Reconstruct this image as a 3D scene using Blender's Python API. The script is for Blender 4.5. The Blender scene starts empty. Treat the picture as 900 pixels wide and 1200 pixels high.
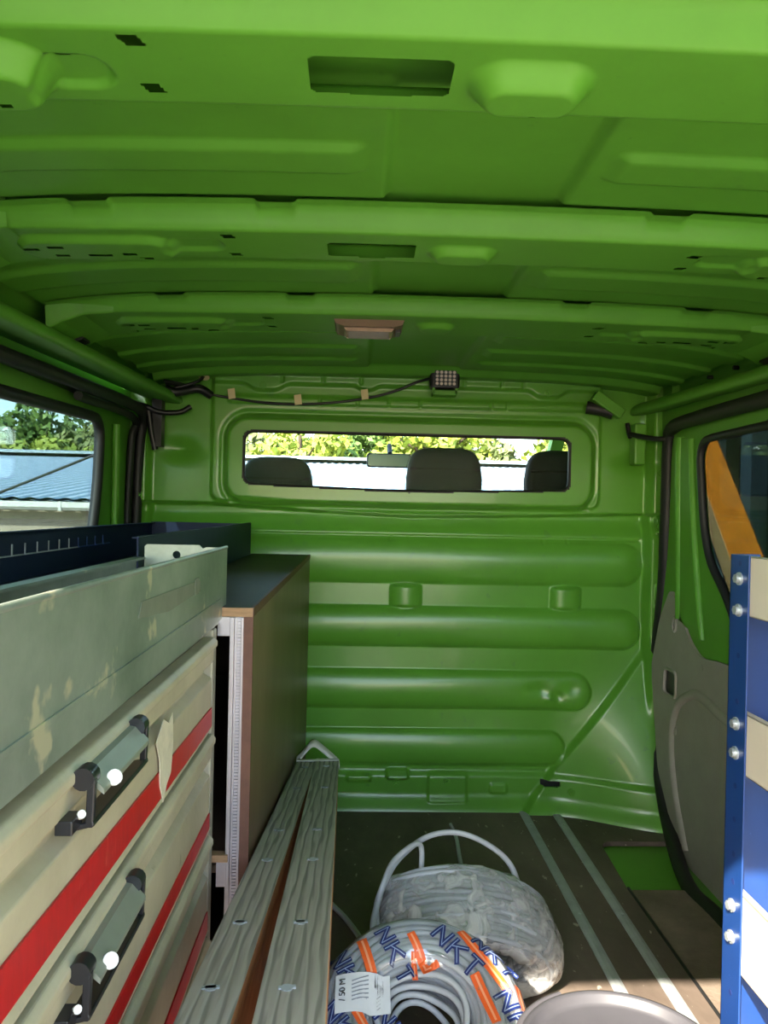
import bpy, bmesh, math, random
import numpy as np
from mathutils import Vector, Matrix, noise
from mathutils.geometry import tessellate_polygon
random.seed(7)
rng = np.random.default_rng(7)
SC = bpy.context.scene
COL = SC.collection

# ------------------------------------------------------------------ camera
CAM_H = 0.96
def cam_axes(psi=math.radians(1.91), pitch=math.radians(-.19), roll=math.radians(1.26)):
    f = Vector((math.sin(psi)*math.cos(pitch), math.cos(psi)*math.cos(pitch), math.sin(pitch)))
    r0 = Vector((math.cos(psi), -math.sin(psi), 0)); u0 = r0.cross(f)
    r = r0*math.cos(roll) + u0*math.sin(roll); u = u0*math.cos(roll) - r0*math.sin(roll)
    return r, u, f
_r, _u, _f = cam_axes()
cam_data = bpy.data.cameras.new('camera')
cam_data.sensor_fit = 'VERTICAL'; cam_data.sensor_height = 24; cam_data.sensor_width = 18
cam_data.lens = 18.0; cam_data.clip_start = 0.02; cam_data.clip_end = 300
cam = bpy.data.objects.new('camera', cam_data); COL.objects.link(cam)
cam.matrix_world = Matrix(((_r.x, _u.x, -_f.x, 0), (_r.y, _u.y, -_f.y, 0), (_r.z, _u.z, -_f.z, CAM_H), (0, 0, 0, 1)))
SC.camera = cam

# ------------------------------------------------------------------ light
SC.view_settings.view_transform = 'Standard'
SC.view_settings.look = 'None'
SC.view_settings.gamma = 1.0
SC.view_settings.use_curve_mapping = False
SC.view_settings.exposure = 2.42
SUN_DIR = Vector((0.55, 1.0, -0.88)).normalized()      # the way the sunlight travels
SUN_EL = math.asin(-SUN_DIR.z)
SUN_AZ = math.atan2(-SUN_DIR.x, -SUN_DIR.y)
world = bpy.data.worlds.new('sky'); SC.world = world; world.use_nodes = True
wn = world.node_tree; wn.nodes.clear()
sky = wn.nodes.new('ShaderNodeTexSky'); sky.sky_type = 'NISHITA'; sky.sun_disc = False
sky.sun_elevation = SUN_EL; sky.sun_rotation = SUN_AZ; sky.air_density = 1.2; sky.dust_density = 1.0; sky.ozone_density = 1.0
bgn = wn.nodes.new('ShaderNodeBackground'); bgn.inputs[1].default_value = 0.21
won = wn.nodes.new('ShaderNodeOutputWorld')
wn.links.new(sky.outputs[0], bgn.inputs[0]); wn.links.new(bgn.outputs[0], won.inputs[0])
sun_data = bpy.data.lights.new('sun', 'SUN'); sun_data.energy = 5.2; sun_data.angle = math.radians(.6); sun_data.color = (1, .90, .74)
sun = bpy.data.objects.new('sun', sun_data); COL.objects.link(sun)
sun.rotation_euler = SUN_DIR.to_track_quat('-Z', 'Y').to_euler()
sun.location = (-6, -10, 12)

# ------------------------------------------------------------------ materials
def lin(h):
    h = h.lstrip('#'); v = [int(h[i:i+2], 16)/255 for i in (0, 2, 4)]
    return tuple(c/12.92 if c <= .04045 else ((c+.055)/1.055)**2.4 for c in v)
def mat(name, col, rough=.5, metal=0., var=0., vscale=8., dark=None, spots=0., sscale=60., spotcol=None, bump=0., bscale=40., stretch=None, coat=0., spec=.5):
    m = bpy.data.materials.new(name); m.use_nodes = True
    nt = m.node_tree; p = nt.nodes['Principled BSDF']
    c = lin(col) if isinstance(col, str) else col
    p.inputs['Base Color'].default_value = (*c, 1); p.inputs['Roughness'].default_value = rough; p.inputs['Metallic'].default_value = metal
    p.inputs['Coat Weight'].default_value = coat; p.inputs['Specular IOR Level'].default_value = spec
    tc = nt.nodes.new('ShaderNodeTexCoord'); src = tc.outputs['Object']
    if stretch:
        mp = nt.nodes.new('ShaderNodeMapping'); mp.inputs['Scale'].default_value = stretch
        nt.links.new(src, mp.inputs[0]); src = mp.outputs[0]
    last = None
    if var > 0:
        n = nt.nodes.new('ShaderNodeTexNoise'); n.inputs['Scale'].default_value = vscale; n.inputs['Detail'].default_value = 6; n.inputs['Roughness'].default_value = .65
        nt.links.new(src, n.inputs['Vector'])
        r = nt.nodes.new('ShaderNodeValToRGB'); r.color_ramp.elements[0].position = .32; r.color_ramp.elements[1].position = .68
        d = lin(dark) if isinstance(dark, str) else (dark or tuple(x*(1-var) for x in c))
        r.color_ramp.elements[0].color = (*d, 1); r.color_ramp.elements[1].color = (*c, 1)
        nt.links.new(n.outputs['Fac'], r.inputs[0]); last = r.outputs[0]
        nt.links.new(last, p.inputs['Base Color'])
    if spots > 0:
        n2 = nt.nodes.new('ShaderNodeTexNoise'); n2.inputs['Scale'].default_value = sscale; n2.inputs['Detail'].default_value = 4
        nt.links.new(src, n2.inputs['Vector'])
        r2 = nt.nodes.new('ShaderNodeValToRGB'); e = r2.color_ramp.elements
        e[0].position = 1-spots; e[0].color = (0, 0, 0, 1); e[1].position = min(1, 1-spots+.04); e[1].color = (1, 1, 1, 1)
        nt.links.new(n2.outputs['Fac'], r2.inputs[0])
        mx = nt.nodes.new('ShaderNodeMix'); mx.data_type = 'RGBA'
        nt.links.new(r2.outputs[0], mx.inputs[0])
        if last: nt.links.new(last, mx.inputs[6])
        else: mx.inputs[6].default_value = (*c, 1)
        sc_ = lin(spotcol) if isinstance(spotcol, str) else spotcol
        mx.inputs[7].default_value = (*sc_, 1)
        nt.links.new(mx.outputs[2], p.inputs['Base Color'])
    if bump > 0:
        nb = nt.nodes.new('ShaderNodeTexNoise'); nb.inputs['Scale'].default_value = bscale; nb.inputs['Detail'].default_value = 5
        nt.links.new(src, nb.inputs['Vector'])
        b = nt.nodes.new('ShaderNodeBump'); b.inputs['Strength'].default_value = bump; b.inputs['Distance'].default_value = .01
        nt.links.new(nb.outputs['Fac'], b.inputs['Height']); nt.links.new(b.outputs[0], p.inputs['Normal'])
    return m
def see_through(name, tint, gloss=.08, rough=.02, body=0., bodycol=(.8, .8, .8), patchy=0., fres=.25):
    m = bpy.data.materials.new(name); m.use_nodes = True; nt = m.node_tree; nt.nodes.clear()
    t = nt.nodes.new('ShaderNodeBsdfTransparent'); t.inputs[0].default_value = (*tint, 1)
    g = nt.nodes.new('ShaderNodeBsdfGlossy'); g.inputs['Roughness'].default_value = rough; g.inputs[0].default_value = (1, 1, 1, 1)
    lw = nt.nodes.new('ShaderNodeLayerWeight'); lw.inputs[0].default_value = .25
    ml = nt.nodes.new('ShaderNodeMath'); ml.operation = 'MULTIPLY_ADD'; ml.inputs[1].default_value = fres; ml.inputs[2].default_value = gloss
    nt.links.new(lw.outputs['Fresnel'], ml.inputs[0])
    mx = nt.nodes.new('ShaderNodeMixShader'); nt.links.new(ml.outputs[0], mx.inputs[0])
    base = t.outputs[0]
    if body > 0:
        d = nt.nodes.new('ShaderNodeBsdfDiffuse'); d.inputs[0].default_value = (*bodycol, 1)
        mb = nt.nodes.new('ShaderNodeMixShader'); mb.inputs[0].default_value = body
        nt.links.new(t.outputs[0], mb.inputs[1]); nt.links.new(d.outputs[0], mb.inputs[2]); base = mb.outputs[0]
        if patchy:
            tc = nt.nodes.new('ShaderNodeTexCoord'); n = nt.nodes.new('ShaderNodeTexNoise'); n.inputs['Scale'].default_value = patchy; n.inputs['Detail'].default_value = 5; n.inputs['Distortion'].default_value = 1.2
            nt.links.new(tc.outputs['Object'], n.inputs['Vector']); r = nt.nodes.new('ShaderNodeValToRGB'); r.color_ramp.elements[0].position = .42; r.color_ramp.elements[1].position = .66
            r.color_ramp.elements[0].color = (body*.25,)*3+(1,); r.color_ramp.elements[1].color = (body*1.6,)*3+(1,)
            nt.links.new(n.outputs['Fac'], r.inputs[0]); nt.links.new(r.outputs[0], mb.inputs[0])
            bu = nt.nodes.new('ShaderNodeBump'); bu.inputs['Strength'].default_value = .9; bu.inputs['Distance'].default_value = .006
            nt.links.new(n.outputs['Fac'], bu.inputs['Height']); nt.links.new(bu.outputs[0], g.inputs['Normal']); nt.links.new(bu.outputs[0], d.inputs['Normal'])
    nt.links.new(base, mx.inputs[1]); nt.links.new(g.outputs[0], mx.inputs[2])
    o = nt.nodes.new('ShaderNodeOutputMaterial'); nt.links.new(mx.outputs[0], o.inputs[0])
    return m
GREEN = (.112, .345, .034)
M = dict(
    green=mat('green_paint', GREEN, .48, 0, .14, 5, spots=.30, sscale=45, spotcol=(.094, .29, .032), coat=.06, spec=.35),
    green_bulk=mat('green_paint_scuffed', GREEN, .31, 0, .16, 4, spots=.33, sscale=30, spotcol=(.094, .285, .04), coat=.15),
    black=mat('black_rubber', (.012, .012, .013), .55),
    black_shiny=mat('black_plastic', (.015, .015, .018), .3),
    wire=mat('black_wire', (.01, .01, .012), .4),
    grey_trim=mat('grey_trim_plastic', '#a09b90', .6, 0, .12, 12, bump=.12, bscale=300),
    floor=mat('worn_floor_board', '#75675c', .62, 0, .5, 3.2, dark='#4a403a', spots=.33, sscale=48, spotcol='#a89d90', bump=.15, bscale=60, stretch=(1, .45, 1)),
    floor2=mat('worn_step_board', '#85776a', .7, 0, .4, 7, dark='#64574c', spots=.3, sscale=120, spotcol='#8a7f74', bump=.2, bscale=200),
    galv=mat('galvanised_steel', '#a9b0a6', .42, .55, .3, 6, dark='#768276', spots=.38, sscale=16, spotcol='#cfc8ae'),
    rail=mat('zinc_rail', '#a9aeb0', .45, .15, .2, 25),
    cream=mat('cream_drawer_paint', '#c4baa0', .45, 0, .16, 5, dark='#a59c84', spots=.3, sscale=22, spotcol='#938a74', bump=.1, bscale=40),
    greenish=mat('aluminium_lip', '#9fa496', .4, .4, .2, 7),
    stile=mat('cabinet_stile', '#a8a495', .5, .2, .3, 9),
    red=mat('red_reflective_tape', '#c4141a', .35, 0, .2, 60, spots=.33, sscale=26, spotcol='#d0584e', stretch=(1, 2.4, .5)),
    sticker=mat('torn_paper', '#d8cfb8', .8, 0, .2, 60),
    residue=mat('tape_residue', '#7f8474', .6, .2, .2, 30),
    white=mat('white_plastic', '#e8e6e2', .4),
    blue=mat('dark_blue_paint', '#10213f', .55, 0, .25, 10, spec=.3),
    blue2=mat('blue_paint', '#153a78', .38, 0, .15, 6, spots=.29, sscale=40, spotcol='#3f62a0', coat=.1),
    lip=mat('cream_shelf_paint', '#cfc6b2', .5, 0, .12, 6),
    ply=mat('film_faced_plywood', '#7c6450', .42, 0, .35, 5, dark='#5f4b3a', spots=.31, sscale=35, spotcol='#7d6c58', stretch=(1, 1, .5)),
    plytop=mat('film_faced_plywood_top', '#3a3330', .55, 0, .35, 9, dark='#2a2422', spots=.3, sscale=60, spotcol='#5a5049'),
    plyedge=mat('plywood_edge', '#b08a66', .7, 0, .35, 30, stretch=(1, 1, 8)),
    plyred=mat('plywood_red_edge', '#6b4638', .6, 0, .3, 40),
    alu=mat('aluminium_profile', '#c5c2cc', .35, .75, .15, 30),
    plank_side=mat('orange_timber', '#b47a4c', .65, 0, .35, 12, dark='#8a5632', stretch=(6, .6, 6), bump=.1),
    plank_edge=mat('pale_timber_edge', '#c2a67e', .7, 0, .25, 20, stretch=(6, .6, 6)),
    strap=mat('white_strap', '#c9c9ba', .6, 0, .15, 60),
    cable=mat('grey_cable_sheath', '#b4b9be', .42, 0, .08, 30),
    navy=mat('navy_print', '#1c2c66', .5), navy_in=mat('pale_blue_print', '#8fa0c0', .5),
    orange=mat('orange_print', '#e8642a', .5), orange_in=mat('pale_orange_print', '#f2a27a', .5),
    paper=mat('label_paper', '#dfe2e6', .6, 0, .06, 40), ink=mat('label_ink', '#44464c', .6), ink_pale=mat('faint_label_ink', '#8b919c', .6),
    bucket=mat('grey_bucket_plastic', '#414045', .45, 0, .12, 14), bucket_dark=mat('dark_bucket_rim', '#4b494e', .4),
    lamp=mat('brown_lamp_housing', '#6d5444', .4), lens=mat('lamp_lens', '#a98d7a', .2, 0, .2, 120),
    led=mat('led_lens', '#ead8d2', .15, 0, .1, 200), tape=mat('masking_tape', '#d9c79a', .7),
    bolt=mat('zinc_bolt', '#b9c0c2', .3, .6), seat=mat('dark_seat_fabric', '#3a3d42', .8, 0, .15, 30),
    cover=see_through('clear_seat_cover', (.9, .9, .9), .0, .3, .16, (.6, .62, .62), fres=0.),
    film=see_through('clear_wrap', (.90, .92, .95), .10, .12, .16, (.80, .84, .88)),
    film_milky=see_through('milky_wrap', (.95, .95, .95), .14, .12, .38, (.97, .95, .92), 22.),
    glass=see_through('clear_glass', (.95, .97, .96), 0., fres=0.),
    tint=see_through('tinted_glass', (.40, .47, .48), .01),
    tint_dark=see_through('dark_tinted_glass', (.30, .33, .33), .012),
    concrete=mat('pale_concrete', '#958b7b', .85, 0, .2, .8, bump=.2, bscale=30),
    render_wall=mat('beige_render', '#a99d8a', .9, 0, .15, 2),
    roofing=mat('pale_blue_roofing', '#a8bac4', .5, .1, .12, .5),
    ridge=mat('ridge_cap_metal', '#aab8bd', .5, .1, .1, 1), gutter=mat('white_gutter', '#cfcfc8', .4),
    leaf_a=mat('leaf_green', '#6f8a3c', .6, 0, .45, 1.1, dark='#41602e'), leaf_b=mat('leaf_yellow_green', '#a3ab42', .6, 0, .4, 1.3, dark='#728a36'),
    leaf_c=mat('leaf_olive', '#848c52', .65, 0, .4, 1.0, dark='#56643a'), bark=mat('bark', '#4b3d30', .9, 0, .3, 6),
    hill=mat('wooded_hill', '#4c6436', .9, 0, .5, .35, dark='#2c4222', bump=.6, bscale=.8),
    shed=mat('dark_shed_boards', '#22282b', .8, 0, .4, 2, stretch=(1, 6, 1)), post_teal=mat('weathered_post', '#5f7c80', .7, 0, .25, 6, stretch=(4, 4, .5)),
    beam=mat('varnished_beam', '#b9761c', .5, 0, .25, 5, dark='#9a5c14', stretch=(4, 4, .6)), beam_side=mat('pale_beam_side', '#b59a68', .6, 0, .2, 6),
    mirror=mat('mirror_glass', '#b4c8bc', .35, .3), dash=mat('dark_cab_plastic', '#2c2d2e', .7),
)

# ------------------------------------------------------------------ geometry helpers
class B:
    """Collects vertices and faces in van coordinates (metres; x right, y forward, z up from the cargo floor)."""
    def __init__(s): s.v = []; s.f = []; s.sm = []; s.mi = []
    def add(s, vs, fs, smooth=False, mi=0):
        o = len(s.v); s.v.extend(tuple(p) for p in vs)
        for f in fs: s.f.append(tuple(i+o for i in f)); s.sm.append(smooth); s.mi.append(mi)
        return s
    def box(s, x0, x1, y0, y1, z0, z1, mi=0):
        v = [(x, y, z) for z in (z0, z1) for y in (y0, y1) for x in (x0, x1)]
        return s.add(v, [(0, 2, 3, 1), (4, 5, 7, 6), (0, 1, 5, 4), (2, 6, 7, 3), (0, 4, 6, 2), (1, 3, 7, 5)], False, mi)
    def obox(s, c, ex, ey, ez, mi=0):
        c = Vector(c); ex = Vector(ex); ey = Vector(ey); ez = Vector(ez)
        v = [c + ex*a + ey*b + ez*d for d in (-1, 1) for b in (-1, 1) for a in (-1, 1)]
        return s.add(v, [(0, 2, 3, 1), (4, 5, 7, 6), (0, 1, 5, 4), (2, 6, 7, 3), (0, 4, 6, 2), (1, 3, 7, 5)], False, mi)
    def beam(s, a, b, w, h, up=(0, 0, 1), mi=0):
        a = Vector(a); b = Vector(b); d = (b-a); L = d.length/2; d.normalize()
        x = d.cross(Vector(up)).normalized(); z = x.cross(d)
        return s.obox((a+b)/2, x*(w/2), d*L, z*(h/2), mi)
    def tube(s, pts, r, n=8, closed=False, mi=0, squash=None):
        P = [Vector(p) for p in pts]; N = len(P); rings = []
        prev = None
        for i in range(N):
            t = (P[(i+1) % N]-P[i-1]) if closed else (P[min(i+1, N-1)]-P[max(i-1, 0)])
            t.normalize()
            if prev is None:
                a = Vector((0, 0, 1)) if abs(t.z) < .9 else Vector((1, 0, 0))
                x = t.cross(a).normalized()
            else:
                x = (prev - t*prev.dot(t)).normalized()
            prev = x; y = t.cross(x)
            rr = r[i] if isinstance(r, (list, tuple)) else r
            rings.append([P[i] + x*(math.cos(k*2*math.pi/n)*rr) + y*(math.sin(k*2*math.pi/n)*rr) for k in range(n)])
        vs = [p for g in rings for p in g]; fs = []
        for i in range(N if closed else N-1):
            j = (i+1) % N
            for k in range(n):
                fs.append((i*n+k, i*n+(k+1) % n, j*n+(k+1) % n, j*n+k))
        s.add(vs, fs, True, mi)
        if not closed:
            s.add(rings[0], [tuple(range(n-1, -1, -1))], False, mi); s.add(rings[-1], [tuple(range(n))], False, mi)
        return s
    def cyl(s, a, b, r, n=16, r2=None, mi=0):
        a = Vector(a); b = Vector(b); t = (b-a).normalized()
        q = Vector((0, 0, 1)) if abs(t.z) < .9 else Vector((1, 0, 0))
        x = t.cross(q).normalized(); y = t.cross(x); r2 = r if r2 is None else r2
        A = [a + (x*math.cos(k*2*math.pi/n)+y*math.sin(k*2*math.pi/n))*r for k in range(n)]
        Bb = [b + (x*math.cos(k*2*math.pi/n)+y*math.sin(k*2*math.pi/n))*r2 for k in range(n)]
        s.add(A+Bb, [(k, (k+1) % n, n+(k+1) % n, n+k) for k in range(n)], True, mi)
        s.add(A, [tuple(range(n-1, -1, -1))], False, mi); s.add(Bb, [tuple(range(n))], False, mi)
        return s
    def lathe(s, prof, c, n=48, mi=0):
        vs = []; fs = []
        for (r, z) in prof:
            for k in range(n):
                a = k*2*math.pi/n; vs.append((c[0]+r*math.cos(a), c[1]+r*math.sin(a), c[2]+z))
        for i in range(len(prof)-1):
            for k in range(n):
                fs.append((i*n+k, i*n+(k+1) % n, (i+1)*n+(k+1) % n, (i+1)*n+k))
        return s.add(vs, fs, True, mi)
    def plate(s, outer, holes, to3d, d0, d1, mi=0):
        """flat sheet with holes; outline in (u,v), thickness from d0 to d1 through to3d(u,v,d)"""
        loops = [outer]+list(holes)
        tri = tessellate_polygon([[Vector((u, v, 0)) for u, v in L] for L in loops])
        flat = [p for L in loops for p in L]; n = len(flat)
        vs = [to3d(u, v, d0) for u, v in flat]+[to3d(u, v, d1) for u, v in flat]
        fs = [tuple(t) for t in tri]+[tuple(i+n for i in reversed(t)) for t in tri]
        o = 0
        for L in loops:
            k = len(L)
            for i in range(k): fs.append((o+i, o+(i+1) % k, n+o+(i+1) % k, n+o+i))
            o += k
        return s.add(vs, fs, False, mi)
    def extrude_y(s, prof, y0, y1, mi=0, smooth=False):
        n = len(prof); vs = [(x, y0, z) for x, z in prof]+[(x, y1, z) for x, z in prof]
        s.add(vs, [(i, (i+1) % n, n+(i+1) % n, n+i) for i in range(n)], smooth, mi)
        tri = tessellate_polygon([[Vector((x, z, 0)) for x, z in prof]])
        return s.add(vs, [tuple(t) for t in tri]+[tuple(i+n for i in reversed(t)) for t in tri], False, mi)

ORIG = {}
def link(name, me, mats, parent=None, origin=None, bevel=0, kind=None, fix=True):
    """mesh in van coordinates -> ONE object whose origin is its parent's base (or `origin`)"""
    for m in (mats if isinstance(mats, (list, tuple)) else [mats]): me.materials.append(m)
    if fix:
        bm = bmesh.new(); bm.from_mesh(me); bmesh.ops.recalc_face_normals(bm, faces=bm.faces); bm.to_mesh(me); bm.free()
    o = bpy.data.objects.new(name, me); COL.objects.link(o)
    base = ORIG[parent.name] if parent else Vector((0, 0, 0))
    org = Vector(origin) if origin is not None else (base if parent else Vector((0, 0, 0)))
    me.transform(Matrix.Translation(-org)); ORIG[o.name] = org
    if parent: o.parent = parent; o.location = org-base
    else: o.location = org
    if bevel:
        b = o.modifiers.new('bevel', 'BEVEL'); b.width = bevel; b.segments = 2; b.limit_method = 'ANGLE'; b.angle_limit = math.radians(40)
    if kind: o['kind'] = kind
    return o
def make(name, b, mats, parent=None, origin=None, bevel=0, kind=None, fix=True):
    me = bpy.data.meshes.new(name); me.from_pydata(b.v, [], b.f)
    me.polygons.foreach_set('use_smooth', b.sm); me.polygons.foreach_set('material_index', b.mi); me.update()
    return link(name, me, mats, parent, origin, bevel, kind, fix)
def grid_mesh(name, P, keep=None, flip=False):
    """P: (ny,nx,3) array; keep: (ny-1,nx-1) mask of faces"""
    ny, nx, _ = P.shape
    idx = np.arange(ny*nx).reshape(ny, nx)
    q = np.stack([idx[:-1, :-1], idx[:-1, 1:], idx[1:, 1:], idx[1:, :-1]], -1)
    if flip: q = q[..., ::-1]
    q = q[keep] if keep is not None else q.reshape(-1, 4)
    me = bpy.data.meshes.new(name)
    me.vertices.add(ny*nx); me.vertices.foreach_set('co', P.reshape(-1).astype(np.float32))
    n = len(q); me.loops.add(n*4); me.loops.foreach_set('vertex_index', q.reshape(-1).astype(np.int32))
    me.polygons.add(n); me.polygons.foreach_set('loop_start', np.arange(0, n*4, 4, dtype=np.int32))
    me.polygons.foreach_set('use_smooth', np.ones(n, dtype=bool)); me.update(calc_edges=True)
    return me
def empty(name, loc, label, cat, group=None):
    o = bpy.data.objects.new(name, None); COL.objects.link(o); o.location = loc; o.empty_display_size = .1
    ORIG[o.name] = Vector(loc); o['label'] = label; o['category'] = cat
    if group: o['group'] = group
    return o
def tag(o, label, cat, group=None):
    o['label'] = label; o['category'] = cat
    if group: o['group'] = group
    return o
def struct(o): o['kind'] = 'structure'; return o
def rounded(pts, r, n=6):
    out = []; N = len(pts)
    for i in range(N):
        p = Vector(pts[i]); a = (Vector(pts[i-1])-p); b = (Vector(pts[(i+1) % N])-p)
        rr = r[i] if isinstance(r, (list, tuple)) else r
        la = min(rr, a.length*.45); lb = min(rr, b.length*.45)
        A = p+a.normalized()*la; Bq = p+b.normalized()*lb
        for k in range(n+1):
            t = k/n; q = A*(1-t)**2+p*2*t*(1-t)+Bq*t*t; out.append((q.x, q.y))
    return out
def smooth_path(pts, n=8, closed=False):
    P = [Vector(p) for p in pts]; N = len(P); out = []
    for i in range(N if closed else N-1):
        p0 = P[i-1] if closed or i > 0 else P[0]*2-P[1]
        p1 = P[i]; p2 = P[(i+1) % N]; p3 = P[(i+2) % N] if closed or i+2 < N else P[-1]*2-P[-2]
        for k in range(n):
            t = k/n
            out.append(.5*((2*p1)+(p2-p0)*t+(2*p0-5*p1+4*p2-p3)*t*t+(3*p1-p0-3*p2+p3)*t**3))
    if not closed: out.append(P[-1])
    return out
def ss(a, b, x):
    t = np.clip((x-a)/(b-a), 0, 1); return t*t*(3-2*t)
def rbox(x, z, cx, cz, hx, hz, r):
    qx = np.abs(x-cx)-(hx-r); qz = np.abs(z-cz)-(hz-r)
    return np.hypot(np.maximum(qx, 0), np.maximum(qz, 0))+np.minimum(np.maximum(qx, qz), 0)-r
XC = .153                                              # centre line of the van

# ------------------------------------------------------------------ ceiling: outer skin, pressed swages
def skin_z(x, y):
    u = ((x-XC)/.77)**2
    return 1.408-.014*u-.020*u**3
def rib_z(x): return 1.360-.012*((x-XC)/.77)**2
xs = np.arange(-.640, .9421, .005); ys = np.arange(-.02, 2.521, .005)
X, Y = np.meshgrid(xs, ys)
Z = skin_z(X, Y)
def bay(y0, y1, xl, xr, ridges):
    global Z
    inb = ss(y0-.01, y0+.012, Y)*(1-ss(y1-.012, y1+.01, Y))
    side = 1-ss(xl-.007, xl+.007, X)+ss(xr-.007, xr+.007, X)
    Z -= .013*inb*side
    for ra, rb in ridges:
        Z -= .009*(ss(ra-.006, ra+.006, Y)-ss(rb-.006, rb+.006, Y))*inb*side*np.clip(1-(ss(xl-.05, xl-.025, X)*(1-ss(xr+.025, xr+.05, X))), 0, 1)
bay(.80, 1.085, .030, .275, [(.917, .985)])
bay(1.27, 1.565, .022, .287, [(1.365, 1.455)])
bay(1.775, 2.36, .024, .302, [(1.86, 1.94), (2.04, 2.12), (2.21, 2.28)])
Z -= .028*ss(2.36, 2.40, Y)                               # front header
Z -= .020*(1-ss(.04, .12, Y))                             # rear header
P = np.stack([X, Y, Z], -1)
ceiling = struct(link('ceiling', grid_mesh('ceiling', P, flip=True), M['green'], fix=False))
# outer roof sheet above, closing the cavities
b = B(); n = 24
for i in range(n):
    xa = -.80+i*1.9/n; xb = xa+1.9/n
    za = 1.47-.05*((xa-XC)/.9)**2; zb = 1.47-.05*((xb-XC)/.9)**2
    b.add([(xa, -.05, za), (xb, -.05, zb), (xb, 2.55, zb), (xa, 2.55, za), (xa, -.05, za+.02), (xb, -.05, zb+.02), (xb, 2.55, zb+.02), (xa, 2.55, za+.02)], [(0, 3, 2, 1), (4, 5, 6, 7), (0, 1, 5, 4), (2, 3, 7, 6)])
make('outer_sheet', b, M['green'], ceiling, fix=False)

def rib(y0, y1, res, dimples, holes, grid_holes, notches, lead=.022):
    """roof bow: flange, sloping face, flat bottom with dimples and holes, sloping face, flange"""
    bx = np.arange(-.635, .9371, res)
    vb = np.arange(y0, y1+1e-6, res)
    prof = [(y0-lead-.022, 1), (y0-lead-.004, 1), (y0-lead, .97), (y0-lead*.75, .72), (y0-lead*.4, .38), (y0-.006, .08), (y0-.0025, .015)]
    prof += [(v, 0) for v in vb]
    prof += [(y1+.0025, .02), (y1+.006, .10), (y1+.011, .4), (y1+.016, .8), (y1+.019, 1), (y1+.036, 1)]
    yy = np.array([p[0] for p in prof]); tt = np.array([p[1] for p in prof])
    Xg, Yg = np.meshgrid(bx, yy); T = np.repeat(tt[:, None], len(bx), 1)
    top = skin_z(Xg, Yg)-.0155
    for (na, nb) in notches:
        top = top-.005*np.where((T > .9) & (Yg < y0), ss(na-.006, na, Xg)*(1-ss(nb, nb+.006, Xg)), 0)
    Zg = rib_z(Xg)*(1-T)+top*T
    Zg = Zg+0
    for d in dimples:
        cx, cy, hx, hy, dep, soft = d
        s_ = rbox(Xg, Yg, cx, cy, hx, hy, min(hx, hy)*.95)
        Zg = Zg+dep*(1-ss(-soft, 0, s_))*(1-T)
    keep = np.ones((len(yy)-1, len(bx)-1), bool)
    cxm = (Xg[:-1, :-1]+Xg[1:, 1:])/2; cym = (Yg[:-1, :-1]+Yg[1:, 1:])/2
    for h in holes:
        hx, hy, wx, wy, sk = h
        keep &= ~((np.abs(cxm-hx-sk*(cym-hy)) < wx) & (np.abs(cym-hy) < wy))
    for h in grid_holes:
        keep &= ~(rbox(cxm, cym, *h) < 0)
    return link('roof_rib', grid_mesh('roof_rib', np.stack([Xg, Yg, Zg], -1), keep, flip=True), M['green'], ceiling, fix=False)
nt_ = [(-.41, -.36), (-.15, -.10), (.41, .46), (.66, .71)]
rib(.655, .766, .0022,
    [(.152, .716, .062, .042, -.020, .024), (-.333, .712, .052, .048, -.026, .022), (-.272, .718, .040, .030, .006, .010), (.640, .712, .052, .046, -.018, .026), (.59, .716, .045, .030, .006, .012)],
    [(-.204, .667, .0090, .0080, .35), (-.204, .742, .0085, .0070, .35), (-.277, .695, .006, .006, .6), (.158, .736, .0032, .0024, 0), (-.337, .731, .005, .004, 0),
     (.51, .667, .0090, .0080, -.35), (.51, .742, .0085, .0070, -.35)],
    [(.0115, .711, .0655, .029, .006), (.012, .738, .03, .006, .003)], nt_)
hol2 = [(-.503, 1.180), (-.464, 1.170), (-.465, 1.208), (-.415, 1.205), (-.400, 1.205), (-.360, 1.198), (-.358, 1.228), (-.339, 1.216)]
ov2 = [(x, y, .011, .0045, 0) for x, y in hol2]+[(2*XC-x, y, .011, .0045, 0) for x, y in hol2]
rib(1.122, 1.236, .0030,
    [(.152, 1.188, .056, .036, -.013, .018), (-.405, 1.190, .125, .050, -.010, .016), (2*XC+.405, 1.190, .125, .050, -.010, .016), (-.26, 1.182, .05, .03, .005, .012), (2*XC+.26, 1.182, .05, .03, .005, .012)],
    ov2+[(-.201, 1.142, .009, .007, .4), (-.201, 1.222, .008, .006, .4), (.507, 1.164, .009, .007, -.4), (.507, 1.222, .008, .006, -.4), (-.275, 1.163, .005, .005, 0), (.58, 1.163, .005, .005, 0), (.16, 1.222, .004, .003, 0)],
    [(.0125, 1.189, .067, .030, .005), (.013, 1.217, .022, .007, .003)], nt_)
hol3 = [(-.498, 1.661), (-.465, 1.660), (-.463, 1.694), (-.41, 1.684), (-.395, 1.684), (-.357, 1.688), (-.349, 1.714), (-.325, 1.70)]
ov3 = [(x, y, .012, .0055, 0) for x, y in hol3]+[(2*XC-x, y, .012, .0055, 0) for x, y in hol3]
rib(1.590, 1.742, .0040,
    [(.158, 1.664, .046, .036, -.011, .016), (-.405, 1.672, .130, .050, -.010, .016), (2*XC+.405, 1.672, .130, .050, -.010, .016), (-.26, 1.668, .05, .03, .005, .012), (2*XC+.26, 1.668, .05, .03, .005, .012)],
    ov3+[(-.199, 1.625, .010, .008, .4), (-.199, 1.70, .009, .007, .4), (.507, 1.630, .010, .008, -.4), (.507, 1.704, .009, .007, -.4)],
    [], nt_)

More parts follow.
